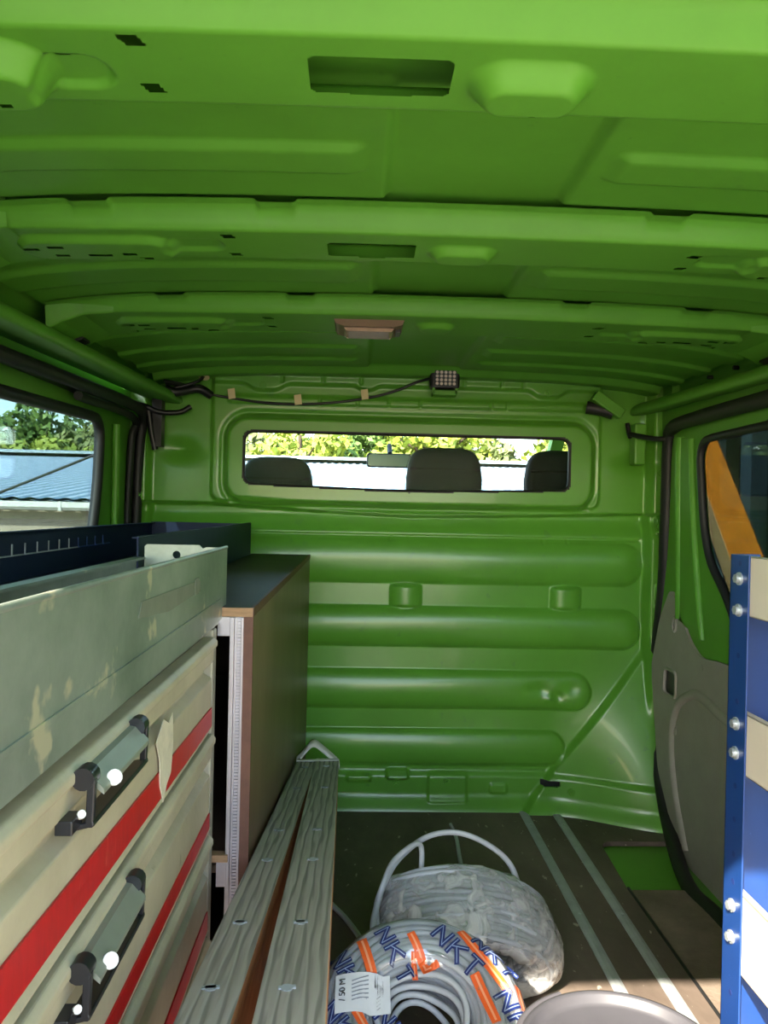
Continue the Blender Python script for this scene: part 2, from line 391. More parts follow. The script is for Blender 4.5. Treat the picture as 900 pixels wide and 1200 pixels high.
# ------------------------------------------------------------------ front wall (bulkhead)
xs = np.arange(-.790, 1.0601, .004); zs = np.arange(-.012, 1.4241, .004)
X, Z = np.meshgrid(xs, zs); H = np.zeros_like(X)
zstep = np.interp(X, [-.8, -.465, -.10, .17, .45, .905, 1.1], [.967, .967, .948, .938, .945, .961, .961])
H += .034*ss(-.004, .004, Z-zstep)                                        # upper half stands proud of the lower one
low = 1-ss(-.012, 0, Z-zstep)
H += .026*low*(1-ss(.876, .945, Z))                                       # lower half slopes out below the step
H -= .006*np.exp(-((Z-.876)/.0035)**2)*(X < .92)
# stepped notches in the seam
for sx in (.105, .165, .60, .68): H -= .004*np.exp(-((X-sx)/.003)**2)*(np.abs(Z-.868) < .012)
# raised centre panel and embossed window frame
cp = rbox(X, Z, XC, 1.26, .625, .285, .03); up = ss(0, .01, Z-zstep-.004)
H += .010*(1-ss(-.008, .004, cp))*up
fr = rbox(X, Z, .164, 1.108, .590, .142, .075)
H += .017*(1-ss(-.014, .004, fr))*up
H -= .007*np.exp(-((fr-.010)/.008)**2)*up
# top strip: ledge with bolt tabs
ledge = 1.352-.022*(np.exp(-(np.abs(X+.30)/.055)**4)+np.exp(-(np.abs(X-.60)/.05)**4)+np.exp(-(np.abs(X-.02)/.03)**4)*.6)
H += .016*ss(-.006, .006, Z-ledge)*(1-ss(.612, .624, np.abs(X-XC)))
H += .008*(ss(1.286, 1.292, Z)-ss(1.305, 1.320, Z))*(1-ss(.56, .58, np.abs(X-XC)))
for sx in (-.13, -.01, .09, .19, .42, .47): H -= .006*np.exp(-((X-sx)/.003)**2)*((Z > 1.286) & (Z < 1.312))
H += .022*ss(1.378, 1.386, Z)
for sx in (-.25, -.12, .0, .33, .45, .52): H -= .005*np.exp(-((X-sx)/.004)**2)*((Z > 1.352) & (Z < 1.378))
# v shaped crease under the frame
H -= .006*np.exp(-((Z-zstep-.022)/.004)**2)*(np.abs(X-XC) < .56)
# corrugations
def bulge(z0, z1, xr, amp, p=.62):
    global H
    hz = (z1-z0)/2; zc = (z0+z1)/2
    dx = np.maximum(X-(xr-hz), 0); t = np.hypot(dx, Z-zc)/hz
    H += amp*np.clip(1-t**2, 0, 1)**p
bulge(.725, .866, .930, .022, .7)
bulge(.521, .650, .925, .028, .55)
bulge(.322, .445, .764, .024, .55)
bulge(.139, .255, .684, .022, .55)
for cx in (.158, .678):
    t = np.abs(X-cx)/.052
    H = np.maximum(H, (.022+.026*np.clip(1-t**2, 0, 1)**.6)*((Z > .628) & (Z < .745))*ss(.628, .655, Z)*(1-ss(.71, .745, Z)))
# dent in the third corrugation
for (dx_, dz_, a, w) in ((.60, .39, .010, .028), (.655, .37, .009, .02), (.70, .395, .008, .03), (.63, .36, -.006, .015), (.56, .385, .004, .02)):
    H -= a*np.exp(-((X-dx_)**2+((Z-dz_)*1.3)**2)/w**2)
# bottom flange and bulge toward the step well
H += .012*(1-ss(.10, .125, Z)); H += .030*(1-ss(-.01, .055, Z))
H += .135*ss(.62, 1.00, X)*(1-ss(.0, .62, Z))
fold = X-(.744+.179*(Z-.264)/.242)
H += .020*ss(-.012, .012, fold)*(1-ss(.50, .56, Z))*(Z < .56)
for (a0, a1, c0, c1, hh) in ((.107, .180, .094, .128, .010), (.241, .37, .024, .118, .006), (-.02, .06, .085, .11, .006), (.44, .50, .05, .085, .006)):
    H += hh*(1-ss(-.006, .002, rbox(X, Z, (a0+a1)/2, (c0+c1)/2, (a1-a0)/2, (c1-c0)/2, .01)))
# side flanges
H += .045*ss(.925, .945, X)*ss(.30, .50, Z); H += .012*ss(.955, .960, X)*(ss(.66, .664, Z)-ss(.735, .739, Z)+ss(.90, .904, Z)-ss(.95, .954, Z))
H += .030*(1-ss(-.675, -.655, X))
H -= .020*np.exp(-((X-.90)/.05)**2-((Z-1.13)/.028)**2)+.020*np.exp(-((X+.57)/.055)**2-((Z-1.14)/.03)**2)
H += .0012*np.sin(X*9+Z*5)+.0010*np.sin(Z*23-X*6)
YB = 2.500
keep = np.ones((len(zs)-1, len(xs)-1), bool)
xm = (X[:-1, :-1]+X[1:, 1:])/2; zm = (Z[:-1, :-1]+Z[1:, 1:])/2
WX0, WX1, WZ0, WZ1 = -.370, .680, 1.028, 1.203
vbot = .014*(1-np.clip(np.abs(xm-.16)/.50, 0, 1))
keep &= ~(rbox(xm, zm+vbot*(zm < 1.1), (WX0+WX1)/2, (WZ0+WZ1)/2, (WX1-WX0)/2, (WZ1-WZ0)/2, .030) < 0)
keep &= ~(rbox(xm, zm, .636, .092, .030, .010, .009) < 0)
wall_front = struct(link('wall_front', grid_mesh('wall_front', np.stack([X, YB-H, Z], -1), keep), M['green_bulk'], fix=False))
def bulk_y(x, z):
    i = int(round((z-zs[0])/.004)); j = int(round((x-xs[0])/.004)); return float(YB-H[np.clip(i, 0, H.shape[0]-1), np.clip(j, 0, H.shape[1]-1)])
# bolts of the bulkhead
for (x, z) in ((.962, 1.094), (.968, .922), (.962, .682), (.955, .394), (-.31, 1.345), (.60, 1.345), (.303, .088), (-.69, .99), (.14, .078), (.70, .07), (-.695, 1.12)):
    y = bulk_y(x, z); b = B(); b.cyl((x, y+.004, z), (x, y-.004, z), .012, 14); b.cyl((x, y-.002, z), (x, y-.009, z), .0065, 6)
    make('bolt', b, M['green'], wall_front)
b = B(); b.box(.595, .675, 2.48, 2.52, .07, .115); make('slot_backing', b, M['black'], wall_front)
# bulkhead window: pane and rubber seal
wl = rounded([(WX0, WZ0), (.16, WZ0-.014), (WX1, WZ0), (WX1, WZ1), (WX0, WZ1)], [.04, .2, .04, .04, .04])
b = B(); b.plate(wl, [], lambda u, v, d: (u, d, v), 2.470, 2.474)
window_1 = struct(make('window_1', b, M['glass']))
yf = 2.446
b = B(); b.tube([(u, yf+.004, v) for u, v in wl], .0085, 8, True)
b.plate([(x*1.0, z) for x, z in rounded([(WX0-.02, WZ0-.02), (.16, WZ0-.034), (WX1+.02, WZ0-.02), (WX1+.02, WZ1+.02), (WX0-.02, WZ1+.02)], [.05, .2, .05, .05, .05])], [wl], lambda u, v, d: (u, d, v), 2.452, 2.49)
make('window_seal', b, M['black'], window_1)

# ------------------------------------------------------------------ floor
def fl(u, v, d): return (u, v, d)
b = B()
patch = rounded([(.712, 1.955), (.727, 2.225), (.905, 2.225), (.905, 1.955)], [.02, .05, .05, .02])
b.plate([(-.68, -.05), (.97, -.05), (.97, 2.47), (-.68, 2.47)], [], fl, -.030, -.018)
floor_pan = None
b2 = B()
b2.plate([(-.68, -.05), (.712, -.05), (.712, 1.955), (.725, 2.175), (.730, 2.205), (.742, 2.222), (.762, 2.228), (.93, 2.228), (.95, 2.34), (.95, 2.47), (-.68, 2.47)], [], fl, -.014, 0)
floor = struct(make('floor', b2, M['floor']))
make('metal_pan', b, M['green_bulk'], floor)
b = B(); b.plate(rounded([(.718, -.05), (.88, -.05), (.905, 1.65), (.868, 1.90), (.862, 1.945), (.718, 1.945)], .012), [], fl, -.016, -.002)
make('step_board', b, M['floor2'], floor)
b = B(); b.tube([(.715, 0, .0), (.715, 1.95, 0)], .004, 6); make('floor_edging', b, M['black'], floor)
for i, (x, y1) in enumerate(((.548, 2.47), (.651, 2.46))):
    b = B(); b.extrude_y([(x-.013, 0), (x+.013, 0), (x+.013, .003), (x+.005, .0055), (x-.005, .0055), (x-.013, .003)], -.04, y1)
    r_ = make('floor_rail', b, M['rail'], floor)
    b = B()
    for k in range(5): b.cyl((x, .25+k*.52, .004), (x, .25+k*.52, .0075), .004, 8)
    make('rail_screws', b, M['bolt'], r_)

# ------------------------------------------------------------------ side walls, doors, rails
def cant_rail(name, s):
    """s=-1 left, +1 right: profile (distance from centre, z) swept along y, narrowing to the front"""
    prof = [(.755, 1.400), (.770, 1.372), (.782, 1.362), (.800, 1.366), (.815, 1.372), (.832, 1.362), (.836, 1.335), (.822, 1.312), (.796, 1.303), (.775, 1.296), (.758, 1.286), (.750, 1.276), (.749, 1.262), (.757, 1.258), (.800, 1.262), (.868, 1.275), (.872, 1.36), (.87, 1.42)]
    b = B(); ys_ = [-.05, .3, .7, 1.1, 1.5, 1.9, 2.2, 2.36, 2.46]; vs = []; fs = []
    for y in ys_:
        sh = .030*max(0, (y-1.2)/1.25); dz = .022*max(0, (y-1.0)/1.4)
        for k, (d, z) in enumerate(prof):
            zz_ = z+(dz if 7 <= k <= 15 else dz*.3)
            xx = XC+s*(d-sh*(1 if 8 <= k <= 15 else .0))
            vs.append((xx, y, zz_))
    n = len(prof)
    for i in range(len(ys_)-1):
        for k in range(n-1): fs.append((i*n+k, i*n+k+1, (i+1)*n+k+1, (i+1)*n+k))
    b.add(vs, fs, True)
    b.add([vs[-n+k] for k in range(n)], [tuple(range(n))])
    return struct(make(name, b, M['green']))
trim_1 = cant_rail('trim_1', -1)
trim_2 = cant_rail('trim_2', 1)
# bow end brackets where the ribs meet the rails
for s, tr in ((-1, trim_1), (1, trim_2)):
    for (ya, yb) in ((.645, .79), (1.10, 1.26), (1.575, 1.77)):
        b = B(); d = lambda v, z: (XC+s*v, z)
        for k in range(2):
            pass
        pts = [(.66, rib_z(XC+s*.66)-.002), (.72, rib_z(XC+s*.72)-.008), (.762, 1.325), (.79, 1.308)]
        vs = []
        for (v, z) in pts:
            w = .012*(v-.66)/.13
            for (yy_, zz_) in ((ya-w, z+.045), (ya-w+.008, z), (yb+w-.008, z), (yb+w, z+.045)): vs.append((XC+s*v, yy_, zz_))
        fs = []
        for i in range(3):
            for k in range(3): fs.append((i*4+k, i*4+k+1, i*4+4+k+1, i*4+4+k))
        b.add(vs, fs, False)
        g_ = make('rib_bracket', b, M['green'], tr, bevel=.004)
        b = B(); c = (XC+s*.776, yb-.055, 1.3135)
        b.obox(c, (.016*s, 0, -.006), (0, .022, 0), (.0010*s, 0, .0028)); make('bracket_slot', b, M['black'], g_)
# fastener holes of the right rail (shallow black sockets)
b = B()
for (y, z, r_) in ((2.172, 1.325, .015), (2.042, 1.312, .012), (2.28, 1.311, .006), (1.852, 1.313, .012), (1.983, 1.352, .006), (2.13, 1.352, .006)):
    b.cyl((.990, y, z), (.9735, y, z), r_, 8)
make('rail_sockets', b, M['black'], trim_2)

def lw_(x): return lambda u, v, d: (x-d, u, v)
def rw_(x): return lambda u, v, d: (x+d, u, v)
LX, RX = -.720, .950
# left
b = B(); b.plate([(-.05, -.06), (.80, -.06), (.80, 1.42), (-.05, 1.42)], [], lw_(LX), 0, .03)
b.plate([(2.375, -.06), (2.56, -.06), (2.56, 1.42), (2.375, 1.42)], [], lw_(LX-.001), 0, .03)
wall_left = struct(make('wall_left', b, M['green']))
lhole = rounded([(1.42, .84), (2.085, .84), (2.135, 1.00), (2.150, 1.195), (1.42, 1.175)], [.05, .05, .1, .07, .05])
b = B(); b.plate([(.80, -.06), (2.36, -.06), (2.375, .6), (2.375, 1.31), (.80, 1.31)], [lhole], lw_(LX), 0, .012)
door_1 = struct(make('door_1', b, M['green'], bevel=.003))
b = B(); b.tube([(LX+.002, u, v) for u, v in lhole], .015, 8, True); make('window_seal', b, M['black'], door_1)
b = B(); b.plate([(u, v) for u, v in lhole], [], lw_(LX-.001), 0, .004); window_2 = struct(make('window_2', b, M['tint']))
b = B(); b.extrude_y([(LX, 1.235), (LX+.012, 1.24), (LX+.014, 1.252), (LX, 1.262)], .8, 2.30); make('door_track', b, M['black_shiny'], door_1)
b = B()
pth = [(LX+.006, 2.255, .30), (LX+.008, 2.26, .7), (LX+.012, 2.262, 1.0), (LX+.012, 2.258, 1.19)]
b.tube(smooth_path(pth), .012, 8); make('frame_fold', b, M['green'], door_1)
b = B()
b.tube(smooth_path([(-.700, 2.44, .0), (-.700, 2.44, .5), (-.698, 2.44, .9), (-.690, 2.435, 1.15), (-.672, 2.40, 1.235), (-.668, 2.25, 1.250), (-.672, 1.9, 1.246), (-.680, 1.4, 1.236), (-.690, .8, 1.225)]), .016, 8)
b.tube(smooth_path([(-.715, 2.40, .0), (-.715, 2.40, .5), (-.715, 2.40, .9), (-.705, 2.395, 1.15), (-.690, 2.36, 1.222), (-.69, 1.9, 1.222)]), .012, 8)
trim_3 = struct(make('trim_3', b, M['black']))
# right
b = B(); b.plate([(-.05, -.12), (.80, -.12), (.80, 1.42), (-.05, 1.42)], [], rw_(RX), 0, .03)
b.plate([(2.35, -.06), (2.56, -.06), (2.56, 1.42), (2.35, 1.42)], [], rw_(RX+.013), 0, .03)
wall_right = struct(make('wall_right', b, M['green']))
rhole = rounded([(1.30, .66), (1.86, .66), (1.93, .755), (2.06, .86), (2.115, 1.172), (1.30, 1.180)], [.05, .08, .16, .12, .075, .05])
b = B(); b.plate([(.80, -.16), (1.80, -.16), (2.05, -.10), (2.25, .05), (2.36, .18), (2.43, .48), (2.36, .80), (2.335, 1.31), (.80, 1.31)], [rhole], rw_(RX), 0, .012)
door_2 = struct(make('door_2', b, M['green'], bevel=.004))
b = B(); b.tube([(RX-.004, u, v) for u, v in rhole], .011, 8, True); make('window_seal', b, M['black'], door_2)
b = B(); b.plate(list(rhole), [], rw_(RX+.001), 0, .004); window_3 = struct(make('window_3', b, M['tint_dark']))
b = B(); b.tube(smooth_path([(RX-.002, 2.215, .66), (RX-.004, 2.225, .9), (RX-.006, 2.235, 1.10), (RX-.004, 2.235, 1.19)]), .016, 8)
b.tube(smooth_path([(RX-.002, 2.07, .62), (RX-.003, 2.115, .82), (RX-.003, 2.145, 1.0), (RX-.003, 2.165, 1.18)]), .012, 8)
b.plate([(2.07, .62), (2.115, .82), (2.145, 1.0), (2.165, 1.18), (2.235, 1.19), (2.235, 1.10), (2.225, .9), (2.215, .66)], [], rw_(RX-.010), 0, .012)
make('frame_fold', b, M['green'], door_2)
b = B()
tp = [(2.275, .742), (2.235, .715), (2.19, .665), (2.13, .605), (2.06, .573), (1.95, .585), (1.85, .585), (.85, .56), (.85, -.15), (1.78, -.15), (2.04, -.085), (2.235, .055), (2.34, .18), (2.41, .48), (2.35, .64)]
cup = rounded([(2.215, .425), (2.305, .425), (2.30, .50), (2.215, .50)], .018)
hol = [(2.235+.013*math.cos(a*math.pi/6), .640+.022*math.sin(a*math.pi/6)) for a in range(12)]
b.plate(rounded(tp, .03, 4), [cup, hol], rw_(RX-.010), 0, .008)
trim_panel = make('trim_panel', b, M['grey_trim'], door_2, bevel=.002)
b = B(); b.tube([(RX-.011, u, v) for u, v in cup], .005, 6, True); b.tube([(RX-.011, u, v) for u, v in hol], .004, 6, True); make('cup_rim', b, M['grey_trim'], trim_panel)
b = B(); b.plate(cup, [], rw_(RX-.004), 0, .002); b.plate(hol, [], rw_(RX-.004), 0, .002); make('pull_cup', b, M['black_shiny'], trim_panel)
b = B()
b.tube(smooth_path([(RX-.008, 2.12, .02), (RX-.009, 2.20, .16), (RX-.009, 2.235, .30), (RX-.009, 2.20, .405), (RX-.009, 2.11, .462), (RX-.009, 2.03, .468), (RX-.008, 1.85, .44), (RX-.008, 1.4, .42)]), .014, 8)
make('trim_emboss', b, M['grey_trim'], trim_panel)
b = B(); b.cyl((RX-.011, 2.055, .548), (RX-.005, 2.055, .548), .010, 12); b.cyl((RX-.006, 2.215, .33), (RX-.012, 2.215, .33), .012, 12); make('trim_clip', b, M['grey_trim'], trim_panel)
b = B()
sp = [(.935, 1.20, 1.238), (.935, 1.7, 1.235), (.93, 2.10, 1.232), (.938, 2.27, 1.225), (.948, 2.325, 1.18), (.950, 2.335, .95), (.957, 2.36, .75), (.962, 2.41, .55), (.962, 2.425, .42), (.955, 2.37, .20), (.938, 2.24, .045), (.880, 1.97, -.004), (.888, 1.80, -.006), (.895, 1.4, -.008)]
b.tube(smooth_path(sp), .021, 8)
b.tube(smooth_path([(p[0]+.012, p[1]-.018, p[2]) for p in sp[3:11]]), .009, 8)
trim_4 = struct(make('trim_4', b, M['black']))
# green sill skirts below the doors so that nothing gapes
b = B(); b.box(-.76, -.66, -.05, 2.5, -.10, -.012); b.box(.86, 1.02, -.05, 1.8, -.2, -.02); make('sill_skirt', b, M['green'], floor)
# rear frame of the opening (D pillars, header)
b = B(); b.box(-.74, -.66, -.06, .0, -.05, 1.42); make('rear_pillar', b, M['green'], wall_left)
b = B(); b.box(.93, 1.0, -.06, .0, -.05, 1.42); make('rear_pillar', b, M['green'], wall_right)

# wiring: door harnesses and rail loom
b = B()
b.tube(smooth_path([(-.491, 2.42, 1.366), (-.505, 2.40, 1.345), (-.56, 2.38, 1.322), (-.60, 2.36, 1.312), (-.60, 2.1, 1.302), (-.622, 1.5, 1.296), (-.635, 1.2, 1.29)]), .005, 6)
b.tube(smooth_path([(-.60, 2.37, 1.315), (-.57, 2.38, 1.306), (-.53, 2.40, 1.318), (-.50, 2.41, 1.322), (-.47, 2.43, 1.306)]), .014, 8)
b.tube(smooth_path([(-.52, 2.41, 1.31), (-.55, 2.40, 1.33), (-.60, 2.36, 1.335)]), .008, 6)
t_ = make('wiring_loom', b, M['wire'], origin=(-.6, 2.2, 1.3)); tag(t_, 'black wiring loom with taped bundle running along left roof rail', 'cable')
b = B(); b.cyl((-.491, 2.425, 1.372), (-.491, 2.42, 1.360), .017, 12); make('grommet', b, M['tape'], t_)
b = B()
b.tube(smooth_path([(-.530, 2.42, 1.268), (-.565, 2.41, 1.248), (-.62, 2.395, 1.246), (-.665, 2.38, 1.262), (-.69, 2.30, 1.262)]), .008, 8)
b.box(-.645, -.615, 2.40, 2.44, 1.14, 1.30)
b.tube(smooth_path([(-.655, 2.40, 1.25), (-.645, 2.405, 1.18), (-.635, 2.41, 1.13)]), .010, 8)
t_ = make('door_harness', b, M['wire'], origin=(-.6, 2.4, 1.25)); tag(t_, 'black cable harness hanging at top of left door pillar', 'cable')
b = B()
b.tube(smooth_path([(.852, 2.40, 1.215), (.875, 2.37, 1.205), (.915, 2.33, 1.195), (.955, 2.30, 1.200), (.965, 2.26, 1.225), (.965, 2.20, 1.232)]), .008, 8)
b.tube(smooth_path([(.850, 2.42, 1.250), (.852, 2.41, 1.22), (.853, 2.40, 1.205)]), .008, 8)
b.tube([(.945, 2.29, 1.228), (.946, 2.17, 1.230)], .014, 8)
t_ = make('door_harness', b, M['wire'], origin=(.9, 2.35, 1.22)); tag(t_, 'black cable harness hanging at top of right door pillar', 'cable')
b = B(); b.beam((.735, 2.40, 1.335), (.825, 2.40, 1.275), .03, .035); make('corner_brace', b, M['green'], trim_2, bevel=.004)
b = B(); b.tube(smooth_path([(.72, 2.43, 1.300), (.765, 2.42, 1.292), (.80, 2.41, 1.280)]), .020, 8); make('brace_sleeve', b, M['black'], trim_2)
b = B(); b.box(.868, .905, 2.40, 2.45, 1.12, 1.25); make('pillar_lug', b, M['green'], trim_2, bevel=.006)

# ------------------------------------------------------------------ lamp on the third bow
lp = empty('dome_lamp', (.014, 1.67, 1.359), 'brownish oblong dome lamp fixed under the third roof rib', 'lamp')
b = B(); b.extrude_y([(-.062, 1.362), (-.056, 1.350), (-.040, 1.345), (.068, 1.345), (.084, 1.350), (.090, 1.362)], 1.620, 1.722); make('housing', b, M['lamp'], lp, bevel=.006)
b = B(); b.extrude_y([(-.040, 1.346), (-.034, 1.338), (.062, 1.338), (.068, 1.346)], 1.635, 1.708); make('lens', b, M['lens'], lp, bevel=.005)
b = B(); b.extrude_y([(.072, 1.346), (.072, 1.341), (.082, 1.341), (.082, 1.348)], 1.65, 1.695); make('switch', b, M['black_shiny'], lp)

# ------------------------------------------------------------------ LED work light with its cable
wl_ = empty('work_light', (.262, 2.40, 1.40), 'small square led work light at top of the green bulkhead', 'lamp')
b = B(); b.box(.214, .308, 2.385, 2.425, 1.342, 1.408); make('housing', b, M['black_shiny'], wl_, bevel=.008)
b = B(); b.box(.228, .296, 2.3775, 2.386, 1.349, 1.396); make('lens_plate', b, M['ink'], wl_, bevel=.002)
for i in range(5):
    for j in range(4):
        x = .2355+i*.0133; z = 1.3545+j*.0118; b = B()
        b.cyl((x, 2.378, z), (x, 2.3735, z), .0055, 8, .004); make('led', b, M['led'], wl_)
b = B(); b.box(.225, .299, 2.39, 2.44, 1.322, 1.335); b.box(.222, .230, 2.39, 2.40, 1.325, 1.37); b.box(.294, .302, 2.39, 2.40, 1.325, 1.37); make('bracket', b, M['green'], wl_)
b = B(); b.tube(smooth_path([(.225, 2.40, 1.375), (.18, 2.425, 1.366), (.12, 2.43, 1.340), (.047, 2.438, 1.318), (-.04, 2.44, 1.302), (-.116, 2.44, 1.292), (-.20, 2.442, 1.287), (-.30, 2.444, 1.289), (-.40, 2.444, 1.300), (-.47, 2.43, 1.309)]), .0042, 8)
t_ = make('lamp_cable', b, M['wire'], origin=(-.1, 2.44, 1.3)); tag(t_, 'thin black cable taped along the top of the bulkhead', 'cable')
for (x, z, y) in ((-.407, 1.308, 2.44), (-.198, 1.294, 2.436), (.012, 1.316, 2.434)):
    b = B(); b.obox((x, y-.0055, z+.006), (.011, 0, .002), (0, .0008, 0), (-.002, 0, .016)); make('tape_strip', b, M['tape'], t_)

# ------------------------------------------------------------------ drawer cabinet on the left
CX = -.200
dc = empty('drawer_cabinet', (-.41, .65, 0), 'cream drawer cabinet with red striped fronts along the left wall', 'cabinet')
b = B(); b.box(-.62, CX-.012, .20, .215, 0, .785); b.box(-.62, -.605, .2, 1.10, 0, .785); b.box(-.62, CX-.012, .2, 1.10, .0, .012); b.box(-.62, CX-.012, .2, 1.10, .775, .787); b.box(-.62, CX-.004, 1.085, 1.100, 0, .787)
make('carcass', b, M['stile'], dc, bevel=.002)
b = B(); b.box(CX-.016, CX+.002, 1.078, 1.102, 0, .787); make('stile', b, M['stile'], dc, bevel=.003)
tops = [(.777, .648, .699, .664), (.642, .506, .533, .502), (.500, .364, .396, .364), (.358, .222, .252, .224), (.216, .080, .110, .082)]
def drawer_front(t, bt):
    x = CX
    return [(x-.012, t), (x+.003, t), (x+.008, t-.005), (x+.008, t-.012), (x+.003, t-.016), (x+.003, t-.033), (x-.011, t-.037), (x-.011, t-.050), (x+.001, t-.058), (x+.001, bt+.010), (x+.004, bt+.004), (x+.001, bt+.001), (x-.012, bt+.001)]
for k, (t, bt, s0, s1) in enumerate(tops):
    b = B(); b.extrude_y(drawer_front(t, bt), .218, 1.076); d_ = make('drawer', b, M['cream'], dc, bevel=.0015)
    b = B(); sa, sb = (s0, s1) if k == 0 else (s0, s1)
    yb0, yb1 = .222, 1.072
    z0a, z0b = (.699, .680) if k == 0 else (sa, sa); z1a, z1b = (.666, .652) if k == 0 else (sb+.006, sb+.006)
    b.add([(CX+.0012, yb0, z1a), (CX+.0012, yb1, z1b), (CX+.0012, yb1, z0b), (CX+.0012, yb0, z0a), (CX+.0030, yb0, z1a), (CX+.0030, yb1, z1b), (CX+.0030, yb1, z0b), (CX+.0030, yb0, z0a)],
          [(0, 3, 2, 1), (4, 5, 6, 7), (0, 1, 5, 4), (1, 2, 6, 5), (2, 3, 7, 6), (3, 0, 4, 7)])
    make('red_stripe', b, M['red'], d_)
    if k < 4:
        y0, y1 = .545, .672
        b = B()
        b.extrude_y([(CX+.004, t-.006), (CX+.013, t-.008), (CX+.024, t-.020), (CX+.024, t-.024), (CX+.012, t-.014), (CX+.004, t-.012)], y0+.006, y1-.004); make('latch_plate', b, M['greenish'], d_, bevel=.001)
        for yy_ in (y0, y1):
            b = B(); b.cyl((CX+.013, yy_-.007, t-.009), (CX+.013, yy_+.007, t-.009), .0080, 14); make('handle_cap', b, M['black_shiny'], d_, bevel=.0015)
        b = B()
        for yy_ in (y0-.003, y1+.003):
            b.obox((CX+.018, yy_, t-.026), (.0028, 0, 0), (0, .0030, 0), (.0005, 0, .017))
        b.obox((CX+.013, (y0+y1)/2, t-.042), (.008, 0, .002), (0, (y1-y0)/2+.006, 0), (-.0004, 0, .0020))
        b.obox((CX+.006, y0-.012, t-.037), (.006, 0, .0), (0, .010, 0), (0, 0, .005))
        make('handle', b, M['black_shiny'], d_, bevel=.001)
        nd = Vector((.55, -.65, .5)).normalized(); q0 = Vector((CX+.024, y0+.026, t-.019)); q1 = Vector((CX+.0125, y0-.008, t-.033))
        b = B(); b.cyl(q0, q0+nd*.003, .0058, 14); make('white_disc', b, M['white'], d_); b = B(); b.cyl(q1, q1+nd*.003, .0030, 10); make('screw_head', b, M['white'], d_)
    if k == 0:
        b = B(); b.plate([(.772, .722), (.800, .738), (.822, .728), (.838, .735), (.842, .700), (.835, .672), (.816, .664), (.805, .650), (.790, .672), (.786, .700)], [], lambda u, v, d: (CX+d, u, v), .0032, .0042)
        make('torn_label', b, M['sticker'], d_)['label'] = 'torn beige paper label'
# galvanised trough on top
gt = empty('galvanised_trough', (-.25, .65, .787), 'long scuffed galvanised sheet metal trough on the drawer cabinet', 'trough')
b = B()
b.add([(CX+.006, .20, .787), (CX+.006, 1.118, .797), (CX+.006, 1.118, .8135), (CX+.006, 1.152, .8135), (CX+.006, 1.152, .898), (CX+.006, .20, .901),
       (CX+.003, .20, .787), (CX+.003, 1.118, .797), (CX+.003, 1.118, .8135), (CX+.003, 1.152, .8135), (CX+.003, 1.152, .898), (CX+.003, .20, .901)],
      [(0, 1, 2, 5), (2, 3, 4, 5), (11, 8, 7, 6), (11, 10, 9, 8)]+[(i, i+6, (i+1) % 6+6, (i+1) % 6) for i in range(6)])
make('front_panel', b, M['galv'], gt)
b = B(); b.tube([(CX+.0045, .20, .9015), (CX+.0045, 1.152, .8985)], .0028, 6); b.obox((CX+.0062, .65, .822), (.0012, 0, 0), (0, .45, .004), (0, 0, .002)); make('folded_edge', b, M['galv'], gt)
hole = [(-.268+.006*math.cos(a*math.pi/6), .886+.006*math.sin(a*math.pi/6)) for a in range(12)]
b = B(); b.plate([(CX+.004, .8135), (-.315, .8135), (-.315, .898), (-.312, .901), (-.235, .901), (-.230, .896), (-.224, .898), (CX+.004, .898)], [hole], lambda u, v, d: (u, d, v), 1.148, 1.151); make('end_plate', b, M['galv'], gt)
b = B(); b.box(-.320, CX+.002, .20, 1.117, .790, .793); b.box(-.321, -.318, .20, 1.117, .790, .884); b.box(-.318, -.305, .20, 1.117, .881, .884); make('trough_base', b, M['galv'], gt)
b = B(); b.plate([(.690, .858), (.700, .872), (.955, .868), (.958, .854), (.80, .850)], [], lambda u, v, d: (CX+d, u, v), .0062, .0068); b.plate([(.925, .852), (.925, .872), (.945, .872), (.945, .852)], [], lambda u, v, d: (CX+d, u, v), .0069, .0074)
make('tape_residue', b, M['residue'], gt)['label'] = 'dull strip of old tape residue'

# ------------------------------------------------------------------ plywood cabinet
pc = empty('plywood_cabinet', (-.32, 1.78, 0), 'tall brown film faced plywood cabinet against the bulkhead', 'cabinet')
b = B(); b.box(-.62, -.150, 1.122, 2.430, .800, .812); make('top_panel', b, M['plytop'], pc, bevel=.001)
b = B(); b.box(-.62, -.150, 1.1205, 1.1235, .7995, .8125); make('front_edge', b, M['plyedge'], pc)
b = B(); b.box(-.1535, -.1490, 1.121, 2.431, .7995, .8128); make('side_edge', b, M['plyred'], pc)
b = B(); b.box(-.162, -.150, 1.124, 2.430, .002, .7995); make('side_panel', b, M['ply'], pc, bevel=.001)
b = B(); b.box(-.62, -.608, 1.124, 2.430, .002, .80); make('side_panel', b, M['ply'], pc)
b = B(); b.box(-.608, -.162, 2.42, 2.430, .002, .80); make('back_panel', b, M['ply'], pc)
for z in (.014, .43): 
    b = B(); b.box(-.608, -.175, 1.14, 2.42, z-.012, z); make('shelf', b, M['ply'], pc)
b = B(); b.box(-.1625, -.149, 1.1195, 1.1240, .002, .7995); make('panel_edge', b, M['plyred'], pc)
b = B()
for (x0, x1, yy_) in ((-.182, -.176, 1.116), (-.1755, -.1725, 1.119), (-.166, -.1625, 1.117)): b.box(x0, x1, yy_, 1.135, .002, .799)
b.box(-.182, -.162, 1.122, 1.136, .002, .799)
make('aluminium_profile', b, M['alu'], pc, bevel=.0006)
b = B(); nz = 170
for i in range(nz):
    z = .004+i*.795/nz; b.box(-.1722, -.1664, 1.1185, 1.1225, z, z+.795/nz*.62)
make('toothed_strip', b, M['alu'], pc, kind='stuff')
b = B(); b.box(-.200, -.182, 1.118, 1.130, .772, .799); make('corner_clip', b, M['alu'], pc)
